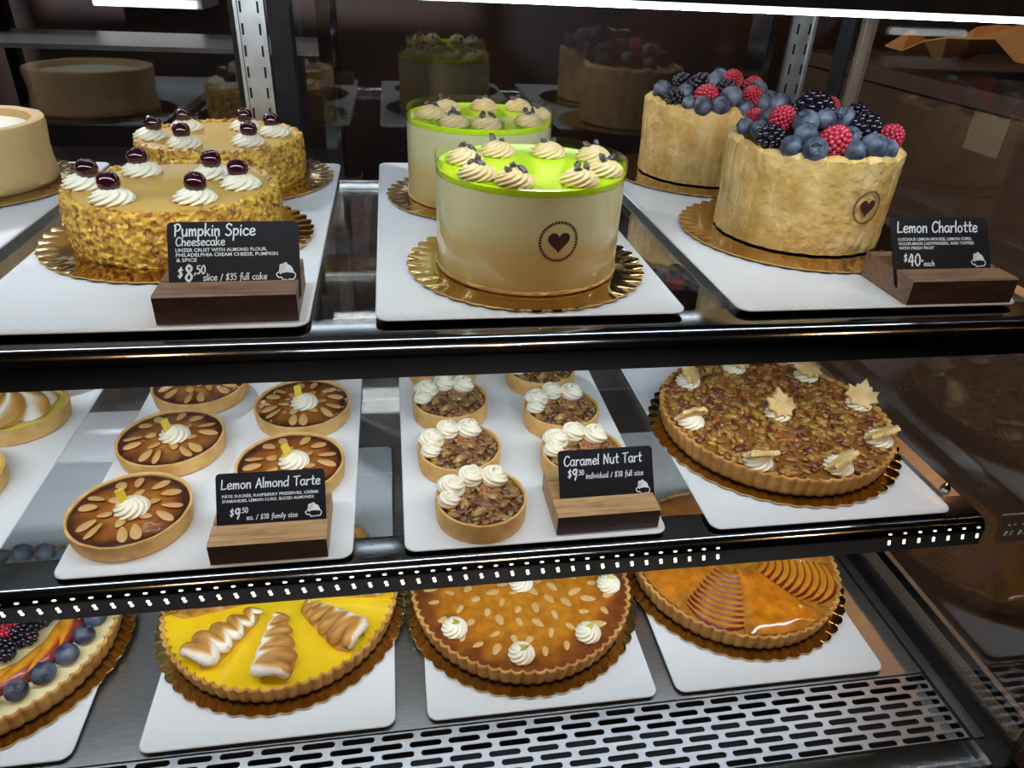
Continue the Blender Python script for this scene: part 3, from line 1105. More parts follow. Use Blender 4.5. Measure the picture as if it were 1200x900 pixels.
heap(put, rnd, [('k', -0.0586, -0.0127, 0.1405, 0.0153), ('k', -0.0378, -0.0391, 0.1429, 0.0172), ('k', -0.0760, -0.0480, 0.1225, 0.0165), ('k', -0.0067, -0.0614, 0.1396, 0.0160), ('u', -0.0642, -0.0484, 0.1296, 0.0138),
                ('u', -0.0048, -0.0801, 0.1280, 0.0185), ('u', -0.0480, -0.0837, 0.1171, 0.0155), ('u', -0.0248, -0.0913, 0.1183, 0.0150), ('u', -0.0648, -0.0701, 0.1186, 0.0115), ('u', 0.0501, -0.0782, 0.1198, 0.0155),
                ('u', 0.0117, -0.0947, 0.1170, 0.0138), ('u', -0.0192, -0.0453, 0.1449, 0.0153), ('r', -0.0402, -0.0712, 0.1288, 0.0190), ('r', 0.0128, -0.0354, 0.1487, 0.0160), ('r', 0.0314, -0.0717, 0.1310, 0.0160),
                ('r', 0.0520, -0.0300, 0.1400, 0.0153), ('u', 0.0489, -0.0513, 0.1351, 0.0160), ('u', 0.0800, -0.0350, 0.1200, 0.0150), ('u', -0.0750, 0.0250, 0.1230, 0.0150), ('u', 0.0200, 0.0300, 0.1420, 0.0150),
                ('k', 0.0550, 0.0350, 0.1300, 0.0170), ('u', -0.0300, 0.0550, 0.1300, 0.0150), ('u', 0.0100, 0.0780, 0.1220, 0.0150)])

# ================================================================== plain crust cake at the left edge
t = thing('crust_cake', 'tall plain crust cake with pale filling at the upper shelf left edge', 'cake', (-0.581, 1.090, TZ + ZB))
RP, HP = 0.105, 0.080


def pmod(tt, i, r, z):
    p = Vector((math.cos(tt) * r, math.sin(tt) * r, z))
    return r + 0.0016 * noise.noise(p * 28) + 0.0005 * noise.noise(p * 110), z + (0.0014 * noise.noise(p * 30) if i > 2 else 0)


obj('crust', MB().lathe([(0, 0), (RP + 0.008, 0.0), (RP + 0.011, 0.004), (RP + 0.0105, 0.012), (RP + 0.008, 0.026), (RP + 0.007, 0.045), (RP + 0.010, HP - 0.008), (RP + 0.009, HP), (RP + 0.002, HP + 0.002), (RP - 0.007, HP - 0.001), (RP - 0.012, HP - 0.012), (0, HP - 0.013)], 160, pmod), M['crust_pale'], t)
obj('filling', MB().lathe([(0, HP - 0.016), (RP - 0.010, HP - 0.016), (RP - 0.0115, HP - 0.010), (RP - 0.03, HP - 0.008), (0, HP - 0.0085)], 80), mat('pale_cheesecake', (0.62, 0.55, 0.36), rough=0.4, base2=(0.66, 0.59, 0.40), nscale=20), t)


# ================================================================== small tarts
def tart_shell(R, rb, H, wall, depth, n=72, amp=0.0):
    def mod(tt, i, r, z):
        p = Vector((math.cos(tt) * 3, math.sin(tt) * 3, i * 0.7))
        return r + 0.0006 * noise.noise(p), z + (0.0006 * noise.noise(p * 2 + Vector((5, 0, 0))) if i > 2 else 0)
    return MB().lathe([(0, 0), (rb - 0.002, 0), (rb, 0.0015), (R - 0.0006, H - 0.002), (R - 0.001, H - 0.0004), (R - wall * 0.5, H), (R - wall, H - 0.001), (R - wall - 0.0006, H - depth), (0, H - depth)], n, mod)


RA, HA = 0.0672, 0.0225


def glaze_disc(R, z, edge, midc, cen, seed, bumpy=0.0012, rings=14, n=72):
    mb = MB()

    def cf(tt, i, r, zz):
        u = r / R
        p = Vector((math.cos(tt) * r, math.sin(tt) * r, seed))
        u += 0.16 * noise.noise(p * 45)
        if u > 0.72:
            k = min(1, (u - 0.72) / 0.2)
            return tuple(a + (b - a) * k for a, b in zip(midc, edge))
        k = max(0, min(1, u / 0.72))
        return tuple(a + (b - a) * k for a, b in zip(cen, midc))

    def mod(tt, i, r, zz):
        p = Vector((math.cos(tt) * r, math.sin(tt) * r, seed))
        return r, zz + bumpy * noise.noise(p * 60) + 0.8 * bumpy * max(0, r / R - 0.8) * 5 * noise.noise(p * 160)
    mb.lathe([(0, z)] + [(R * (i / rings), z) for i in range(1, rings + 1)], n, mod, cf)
    return mb


AG = 'small almond tarts'
al = thing('almond_tart', 'small almond tart with lemon peel nearest the front left of its tray', 'tart', (-0.3105, 0.6858, MZ), 0, AG)
obj('crust', tart_shell(RA, 0.0645, HA, 0.0042, 0.005), M['crust'], al)
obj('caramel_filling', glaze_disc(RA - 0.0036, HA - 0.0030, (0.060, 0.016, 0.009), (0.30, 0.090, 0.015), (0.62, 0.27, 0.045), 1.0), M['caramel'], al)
for k in range(12):
    a = 2 * PI * k / 12 + 0.12 * math.sin(3 * k)
    link('almond_slice', ME_alm[k % 3], al, (0.0455 * math.cos(a), 0.0455 * math.sin(a), HA - 0.0012), (0, -0.12, a + PI + 0.12 * math.sin(5 * k)))
for k in range(6):
    a = 2 * PI * k / 6 + 0.4
    link('almond_slice', ME_alm[3 + k % 2], al, (0.0255 * math.cos(a), 0.0255 * math.sin(a), HA - 0.0016), (0, -0.05, a + 0.5 * math.sin(4 * k)))
ro = rosette_at(al, ME_small_ros, 0.004, -0.004, HA - 0.002, 0.3, 1.08)
link('lemon_peel', MB().box(-0.0042, 0.0042, -0.0018, 0.0018, 0, 0.0175).mesh('lemon_peel', M['peel'], False), ro, (-0.0055, 0.001, 0.0100), (-0.16, -0.08, 0.1))
for x, y, rz, lab in ((-0.3003, 0.8280, 0.5, 'small almond tart with lemon peel directly behind the front left one'),
                      (-0.2936, 0.9686, 1.9, 'small almond tart third back along the left side of its tray'),
                      (-0.1401, 0.8981, -0.3, 'small almond tart second back along the right side of its tray'),
                      (-0.1422, 0.7573, 0.25, 'small almond tart partly hidden behind the lemon almond sign'),
                      (-0.1390, 1.0400, 1.1, 'small almond tart furthest back on the right side of its tray')):
    place_copy(al, (x, y, MZ), rz, lab, AG)
    # keep the peel facing about the same way: only the thing turns

RN, HN = 0.0550, 0.0275


def nut_cluster(R, z, count, sz, seed, dome=0.004, skip=None):
    rnd = random.Random(seed)
    mb = MB()
    mb.col = (0.16, 0.075, 0.025)
    mb.lathe([(0, z + dome * 0.3)] + [(R * i / 6, z + dome * 0.3 * (1 - (i / 6) ** 2)) for i in range(1, 7)], 48)
    pal = [(0.30, 0.15, 0.055), (0.22, 0.10, 0.035), (0.38, 0.21, 0.08), (0.17, 0.07, 0.03), (0.46, 0.27, 0.10), (0.26, 0.13, 0.05), (0.12, 0.045, 0.025), (0.32, 0.11, 0.035), (0.28, 0.22, 0.05), (0.55, 0.36, 0.10), (0.34, 0.17, 0.06), (0.40, 0.15, 0.05)]
    k = 0
    while k < count:
        r = R * 0.97 * math.sqrt(rnd.random())
        a = rnd.uniform(0, 2 * PI)
        x, y = r * math.cos(a), r * math.sin(a)
        if r > R - sz * 0.5:
            continue
        mb.col = rnd.choice(pal)
        s = sz * rnd.uniform(0.55, 1.25)
        asp = rnd.choice((0.45, 0.6, 0.8))
        rot = Euler((rnd.uniform(-0.5, 0.5), rnd.uniform(-0.5, 0.5), rnd.uniform(0, PI))).to_matrix()
        zz = z + dome * (1 - (r / R) ** 2) + rnd.uniform(-0.25, 0.35) * sz * 0.4
        mb.ellipsoid((x, y, zz), (s, s * asp, s * 0.42), rot, 9, 6, 0.75, rnd.uniform(0, 90))
        k += 1
    return mb


NG = 'small nut tarts'
nt_ = thing('nut_tart', 'small nut tart with cream crescent nearest the front of its tray', 'tart', (0.0872, 0.6609, MZ), 0, NG)
obj('crust', tart_shell(RN, 0.0535, HN, 0.0040, 0.008), M['crust'], nt_)
nf_ = obj('nut_filling', nut_cluster(RN - 0.0040, HN - 0.0055, 190, 0.0075, 4), M['nuts'], nt_, angle=None)
nf_['kind'] = 'stuff'
for k, (a, r, rz) in enumerate(((0.98, 0.034, 0.2), (1.90, 0.033, 2.0), (2.78, 0.036, 4.0), (3.36, 0.041, 1.0))):
    link('cream_rosette', ME_rose if k < 3 else ME_rose_s, nt_, (r * math.cos(a), r * math.sin(a), HN - 0.0015), (0, 0.15 if k == 3 else 0, rz))
for x, y, rz, lab in ((0.0706, 0.7653, 0.12, 'small nut tart second from the front in the left column'),
                      (0.0681, 0.8855, -0.1, 'small nut tart third from the front in the left column'),
                      (0.0647, 0.9990, 0.1, 'small nut tart furthest back in the left column'),
                      (0.2299, 0.7422, -0.15, 'small nut tart just behind the caramel nut sign'),
                      (0.2248, 0.8496, -0.05, 'small nut tart second back in the right column'),
                      (0.2160, 0.9660, 0.1, 'small nut tart furthest back in the right column')):
    place_copy(nt_, (x, y, MZ), rz, lab, NG)

# small lemon meringue tarts on the far left tray
MG = 'small lemon meringue tarts'


def toast_col(b):
    b = max(0.0, min(1.0, b))
    w, m1, d = (0.86, 0.83, 0.74), (0.60, 0.32, 0.075), (0.30, 0.12, 0.025)
    if b < 0.5:
        k = b / 0.5
        return tuple(x + (y - x) * k for x, y in zip(w, m1))
    k = (b - 0.5) / 0.5
    return tuple(x + (y - x) * k for x, y in zip(m1, d))


mt = thing('meringue_tart', 'small toasted meringue tart in the middle of the far left tray', 'tart', (-0.5230, 0.9165, MZ), 0, MG)
obj('crust', tart_shell(RA, 0.0645, HA + 0.001, 0.0048, 0.006), M['crust'], mt)
obj('curd_filling', MB().lathe([(0, HA - 0.003), (RA * 0.5, HA - 0.003), (RA - 0.004, HA - 0.0034)], 48), M['curd_pale'], mt)
def mer_col(t, i, r, z):
    s_ = abs(math.sin(3.0 * (t - 1.1 * z / 0.034)))
    b = 0.50 * s_ ** 1.5 + 0.55 * (z / 0.034) * s_ + 0.30 * noise.noise(Vector((math.cos(t) * 2.5, math.sin(t) * 2.5, z * 90)))
    return toast_col(b - 0.04)


mm = MB()


def mer_mod(t, i, r, z):
    s_ = abs(math.sin(3.0 * (t - 1.1 * z / 0.034)))
    return r * (0.66 + 0.34 * s_ ** 0.6), z + 0.004 * s_ * (1 - z / 0.034)


MP = [(0.0, 0.0)] + [(0.054 * max(0.0, 1 - (i / 16) ** 1.6) ** 0.75, 0.034 * i / 16) for i in range(17)]
mm.lathe(MP, 96, mer_mod, mer_col)
mm.xform(Matrix.Translation((0, 0, HA - 0.004)))
obj('toasted_meringue', mm, M['toast'], mt, angle=None)
place_copy(mt, (-0.5100, 1.0650, MZ), 0.8, 'small toasted meringue tart furthest back on the far left tray', MG)
mt2 = place_copy(mt, (-0.5420, 0.7640, MZ), 2.1, 'small lemon tart nearest the front of the far left tray', MG)


# ================================================================== big fluted tarts
RT, HT, NFL = 0.1640, 0.0300, 64


def fluted_shell(R, rb, H, nfl, wall=0.005, depth=0.007):
    prof = [(0, 0), (rb - 0.004, 0.0), (rb, 0.001)]
    rows = 6
    for i in range(1, rows + 1):
        u = i / rows
        prof.append((rb + (R - rb) * u, 0.001 + (H - 0.002) * u))
    prof += [(R - 0.0012, H), (R - wall * 0.6, H + 0.0002), (R - wall, H - 0.0012), (R - wall - 0.001, H - depth), (0, H - depth)]

    def mod(tt, i, r, z):
        s = abs(math.sin(nfl * tt / 2))
        p = Vector((math.cos(tt) * 4, math.sin(tt) * 4, z * 60))
        w = 0.0007 * noise.noise(p * 2.0)
        if i < 2 or i >= rows + 6:
            return r, z
        k = 0.0050 * (0.35 + 0.65 * min(1, i / 6))
        zz = z + (w * 1.4 + 0.0006 * (s - 0.5) if i >= rows + 1 else 0)
        return r - k * (1 - s ** 0.75) + w, zz
    return MB().lathe(prof, nfl * 10, mod)


ME_fl = fluted_shell(RT, 0.1575, HT, NFL).mesh('fluted_crust', M['crust_dark'], True, None)

# --- large nut tart with leaf cookies (lower shelf)
big = thing('large_nut_tart', 'large nut tart with leaf cookies on cream at the right', 'tart', (0.5273, 0.8012, MZ + ZB))
obj('fluted_crust', ME_fl, None, big)


def big_nuts():
    rnd = random.Random(21)
    mb = MB()
    z, R = HT - 0.0055, RT - 0.006
    mb.col = (0.30, 0.13, 0.025)
    mb.lathe([(0, z)] + [(R * i / 8, z) for i in range(1, 9)], 80)
    pal = [(0.34, 0.15, 0.040), (0.28, 0.105, 0.030), (0.42, 0.20, 0.05), (0.19, 0.06, 0.022), (0.52, 0.28, 0.06), (0.40, 0.22, 0.05), (0.46, 0.29, 0.06)]
    for k in range(950):
        r = (R - 0.006) * math.sqrt(rnd.random())
        a = rnd.uniform(0, 2 * PI)
        c = rnd.choice(pal)
        s = rnd.uniform(0.0042, 0.0100)
        asp = rnd.choice((0.42, 0.6, 0.75))
        if k % 32 == 0:
            c, s, asp = (0.40, 0.13, 0.03), rnd.uniform(0.009, 0.0115), 0.55
        elif k % 40 == 1:
            c, s, asp = (0.13, 0.035, 0.022), rnd.uniform(0.010, 0.0130), 0.5
        elif k % 45 == 2:
            c, s, asp = (0.46, 0.26, 0.05), rnd.uniform(0.006, 0.008), 0.8
        mb.col = c
        rot = Euler((rnd.uniform(-0.45, 0.45), rnd.uniform(-0.45, 0.45), rnd.uniform(0, PI))).to_matrix()
        mb.ellipsoid((r * math.cos(a), r * math.sin(a), z + rnd.uniform(-0.0005, 0.0022)), (s, s * asp, s * 0.40), rot, 9, 6, 0.75, rnd.uniform(0, 90))
    return mb


nn = obj('nut_filling', big_nuts(), M['nuts'], big, angle=None)
nn['kind'] = 'stuff'


def leaf_mesh():
    half = [(0.0, -0.85), (0.14, -0.66), (0.52, -0.76), (0.54, -0.44), (1.0, -0.22), (0.80, 0.06), (0.88, 0.46), (0.50, 0.34), (0.44, 0.64), (0.28, 0.60), (0.0, 1.08)]
    poly = half + [(-x, y) for x, y in half[-2:0:-1]]
    s = 0.0205
    mb = MB()
    top = [mb.vert((x * s * 0.93, y * s * 0.93, 0.0046)) for x, y in poly]
    mid = [mb.vert((x * s, y * s, 0.0028)) for x, y in poly]
    bot = [mb.vert((x * s * 0.97, y * s * 0.97, 0.0)) for x, y in poly]
    ct = mb.vert((0, 0, 0.0052))
    cb = mb.vert((0, 0, 0))
    n = len(poly)
    for k in range(n):
        k2 = (k + 1) % n
        mb.face(ct, top[k], top[k2])
        mb.face(top[k], mid[k], mid[k2], top[k2])
        mb.face(mid[k], bot[k], bot[k2], mid[k2])
        mb.face(cb, bot[k2], bot[k])
    return mb.mesh('leaf_cookie', M['cookie'], True, 60)


ME_leaf = leaf_mesh()
# rosette places (x, y) and leaf lean: 0 = stands up facing the viewer, 1 = lies edge-on
# leaf attitude: a tilt towards the viewer shows its face, a tilt away shows its edge
lc = [(0.000, -0.009, (0.75, 0.10, 0.15)), (-0.134, -0.018, (-0.60, 0.75, 0.9)), (-0.080, -0.116, (-0.62, 0.20, 0.3)), (0.020, -0.136, (-0.72, -0.12, 0.6)), (0.110, -0.084, (-0.62, -0.12, 0.3)), (0.135, 0.006, (0.80, 0.10, -0.5)),
      (0.097, 0.092, (0.30, 0.05, 0.4)), (-0.008, 0.126, (0.3, 0.0, 1.5)), (-0.098, 0.089, (0.8, 0.45, 0.5))]
for k, (x, y, rt) in enumerate(lc):
    ro = rosette_at(big, ME_tart_ros, x, y, HT - 0.0035, 0.0, 1.2)
    link('leaf_cookie', ME_leaf, ro, (0.0, -0.001 if rt[0] > 0 else -0.004, 0.0160 if rt[0] > 0.5 else 0.0138), rt)

# --- lemon meringue tart (bottom deck)
lm_ = thing('lemon_meringue_tart', 'big yellow lemon tart with toasted meringue fingers on the bottom deck', 'tart', (-0.1813, 0.7767, BZ + ZB))
obj('fluted_crust', ME_fl, None, lm_, rot=(0, 0, 0.03))
obj('curd_filling', MB().lathe([(0, HT - 0.0045), (0.1, HT - 0.0045), (RT - 0.008, HT - 0.0042), (RT - 0.0055, HT - 0.0030)], 96), M['curd'], lm_)


def meringue_finger():
    """zigzag-piped ribbon, broad at the outside and tapering to the centre; toasted on its flanks"""
    mb = MB()
    Lg, ZZ, N = 0.108, 4.75, 190

    def half(u):
        return 0.0305 * min(1.0, 0.60 + 2.6 * u) * (1 - 0.68 * u ** 1.3)
    # low mound that fills the folds
    rows = []
    for i in range(25):
        u = i / 24
        e = 1.0 if u < 0.95 else max(0.1, (1 - u) / 0.05)
        row = []
        for j in range(15):
            w = -1 + 2 * j / 14
            pr = math.sqrt(max(0.0, 1 - abs(w) ** 2.2))
            row.append(((0.004 + (Lg - 0.006) * u, half(u) * 0.86 * w * e, 0.0175 * pr * (1 - 0.3 * u) * e), toast_col(0.55 + 0.3 * noise.noise(Vector((u * 9, w * 2, 1))))))
        rows.append(row)
    mb.grid(rows, closed=False)
    pts, rad = [], []
    for i in range(N + 1):
        u = i / N
        ph = 2 * PI * ZZ * u
        h = half(u)
        pts.append((Lg * u + 0.002 * math.cos(ph), h * 0.66 * math.sin(ph), 0.0125 * (1 - 0.35 * u) + 0.0095 * abs(math.cos(ph)) * (1 - 0.4 * u)))
        rad.append(h * 0.40 * (1.0 if 2 < i < N - 2 else 0.6))

    def cf(i, a):
        u = i / N
        ph = 2 * PI * ZZ * u
        k = math.sin(a)
        w_ = 0.5 + 0.5 * math.sin(a - 0.9 + 0.5 * math.sin(ph))
        q_ = max(0.0, min(1.0, (w_ - 0.30) / 0.5))
        b = -0.05 + 0.86 * q_ * q_ * (3 - 2 * q_) + 0.30 * noise.noise(Vector((u * 30, math.cos(a) * 1.3, k * 1.3)))
        if u < 0.05:
            b *= 0.35
        return toast_col(b)
    mb.tube(pts, rad, 16, flat=0.95, colf=cf)
    return mb.mesh('toasted_meringue', M['toast'], True, None)


ME_fing = meringue_finger()
for k in range(8):
    a = -1.53 + 2 * PI * k / 8
    ro_, zz = 0.151, HT - 0.0042
    link('toasted_meringue', ME_fing, lm_, (ro_ * math.cos(a), ro_ * math.sin(a), zz), (0, 0, a + PI), (1.0, 1.0 if k % 2 else -1.0, 1.0))

# --- big almond tart (bottom deck)
ba = thing('large_almond_tart', 'big amber almond tart with cream rosettes on the bottom deck', 'tart', (0.1640, 0.7620, BZ + ZB))
obj('fluted_crust', ME_fl, None, ba, rot=(0, 0, 0.05))
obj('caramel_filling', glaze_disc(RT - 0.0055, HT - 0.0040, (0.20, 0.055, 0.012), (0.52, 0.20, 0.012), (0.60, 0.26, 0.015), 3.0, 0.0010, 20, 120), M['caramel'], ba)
ra = random.Random(5)
cnt = 0
for r, n in ((0.024, 6), (0.050, 12), (0.077, 18), (0.104, 22), (0.131, 26)):
    for k in range(n):
        a = 2 * PI * (k + 0.5 * (cnt % 2)) / n + ra.uniform(-0.06, 0.06)
        link('almond_slice', ME_alm[ra.choice((0, 1, 3, 4, 4))], ba, ((r + ra.uniform(-.004, .004)) * math.cos(a), (r + ra.uniform(-.004, .004)) * math.sin(a), HT - 0.0036), (0, ra.uniform(-0.08, 0.02), a + ra.uniform(-0.8, 0.8)), (0.98, 0.98, 0.98))
    cnt += 1
ME_cit = MB().prism([(-0.004, 0), (0.004, 0), (0.0, 0.012)], 'y', -0.0009, 0.0009).mesh('candied_citron', M['lime'], False)
for k in range(9):
    a = math.radians(-99) + 2 * PI * k / 8
    q = 0.131 if k < 8 else 0.004
    ro = rosette_at(ba, ME_tart_ros, q * math.cos(a), q * math.sin(a), HT - 0.0035, a, 1.15, (0, 0))
    link('candied_citron', ME_cit, ro, (0.001, -0.003, 0.0125), (-0.9, 0.2, 0.4 * math.sin(3 * k)), (1.2, 1.2, 1.2))

# --- glazed peach fan tart (bottom deck)
pt = thing('peach_tart', 'glazed tart with fanned peach slices at the bottom right', 'tart', (0.5080, 0.7795, BZ + ZB))
obj('fluted_crust', ME_fl, None, pt, rot=(0, 0, 0.01))
obj('custard_filling', glaze_disc(RT - 0.0055, HT - 0.0030, (0.40, 0.17, 0.02), (0.52, 0.21, 0.015), (0.56, 0.25, 0.02), 7.0, 0.0012, 20, 120), M['caramel'], pt)


def wedge_glaze(a0, a1, r0, r1):
    mb = MB()
    rows = []
    for i in range(13):
        u = i / 12
        row = []
        for j in range(17):
            w = j / 16
            a = a0 + (a1 - a0) * w
            r = r0 + (r1 - r0) * u
            e = min(1, 6 * min(u + 0.02, 1 - u, w * 1.0, 1 - w))
            p = Vector((r * math.cos(a), r * math.sin(a), 0))
            z = 0.0012 + 0.008 * max(0, e) ** 0.6 + 0.0018 * noise.noise(p * 70)
            c = (0.60, 0.20, 0.010) if e > 0.4 else (0.46, 0.19, 0.025)
            k = noise.noise(p * 40)
            c = tuple(x * (1 + 0.3 * k) for x in c)
            row.append(((p.x, p.y, HT - 0.002 + z), c))
        rows.append(row)
    mb.grid(rows, closed=False)
    return mb


for deg in (-82, 12, 100, -168):
    obj('fruit_glaze', wedge_glaze(math.radians(deg - 25), math.radians(deg + 25), 0.030, RT - 0.009), M['caramel'], pt, angle=None)


def peach_slice(Ln, wd, sag=1.25, skin=(0.17, 0.014, 0.008)):
    """one crescent: yellow flesh with a dark red skin edge along its back"""
    mb = MB()
    rows = []
    N = 22
    for i in range(N + 1):
        u = -1 + 2 * i / N
        x = Ln * u
        y0 = wd * sag * (1 - u * u)
        h = max(0.03, (1 - abs(u) ** 2.2))
        fl, sk = (0.60, 0.25, 0.012), skin
        row = [((x, y0 - wd * 0.55 * h, 0.0), fl), ((x, y0 - wd * 0.50 * h, 0.005 * h), fl), ((x, y0 - wd * 0.16 * h, 0.0085 * h), (0.66, 0.31, 0.02)), ((x, y0 - wd * 0.01 * h, 0.0095 * h), (0.48, 0.15, 0.012)),
               ((x, y0 + wd * 0.07 * h, 0.0094 * h), sk), ((x, y0 + wd * 0.50 * h, 0.0055 * h), sk), ((x, y0 + wd * 0.58 * h, 0.0), sk)]
        rows.append(row)
    mb.grid(rows, closed=False)
    return mb.mesh('peach_slice', M['peach'], True, None)


def fan(t, ang, r0, r1, n):
    for k in range(n):
        u = k / (n - 1)
        r = r0 + (r1 - r0) * u
        Lh = 0.033 + 0.018 * math.sin(PI * (0.15 + 0.55 * u))
        me = peach_slice(Lh, 0.0165)
        # each slice lies across the fan's axis, skin side outwards, leaning on the one before
        link('peach_slice', me, t, ((r - 0.012) * math.cos(ang), (r - 0.012) * math.sin(ang), HT - 0.001 + 0.0045 * (1 - u)), (-0.34, 0, ang - PI / 2))


for deg in (-122, -32, 56, 146):
    fan(pt, math.radians(deg), 0.042, 0.142, 10)

# --- berry and peach tart at the left edge (bottom deck)
bt = thing('fruit_tart', 'fruit tart ringed with blueberries and peaches at the bottom left edge', 'tart', (-0.5600, 0.7537, BZ + ZB))
obj('fluted_crust', ME_fl, None, bt, rot=(0, 0, 0.02))
obj('custard_filling', MB().lathe([(0, HT - 0.003), (RT - 0.0055, HT - 0.0030)], 96), M['custard'], bt)
rb = random.Random(11)
nb = 27


def place_centre(name, me, x, y, z, rot, h, sc):
    off = Euler(rot).to_matrix() @ Vector((0, 0, h * sc))
    return link(name, me, bt, Vector((x, y, z)) - off, rot, (sc, sc, sc))


for k in range(nb):
    a = 2 * PI * k / nb
    place_centre('blueberry', ME_blue, 0.1360 * math.cos(a), 0.1360 * math.sin(a), HT + 0.0085, (rb.uniform(-0.9, 0.9), rb.uniform(-0.9, 0.9), rb.uniform(0, 6)), 0.008, rb.uniform(1.50, 1.80))
ME_ps = peach_slice(0.050, 0.0300, 0.42, (0.30, 0.045, 0.035))
for k in range(17):
    a = 2 * PI * k / 17
    link('peach_slice', ME_ps, bt, (0.094 * math.cos(a), 0.094 * math.sin(a), HT + 0.004), (-0.30, -0.10, a - PI / 2 + 0.30), (1, 1, 1.2))
for k in range(15):
    a = 2 * PI * k / 15
    place_centre('blackberry', ME_blackb, 0.0640 * math.cos(a), 0.0640 * math.sin(a), HT + 0.0120, (1.5, 0, a + PI / 2), 0.0125, 1.25)
for k in range(9):
    a = 2 * PI * k / 9
    place_centre('raspberry', ME_rasp, 0.0370 * math.cos(a), 0.0370 * math.sin(a), HT + 0.0130, (1.3, 0, a + PI / 2 + 0.2), 0.0108, 1.35)
for k in range(4):
    a = 2 * PI * k / 4
    place_centre('blueberry', ME_blue, 0.014 * math.cos(a), 0.014 * math.sin(a), HT + 0.010, (0.3, 0.2, k), 0.008, 1.5)

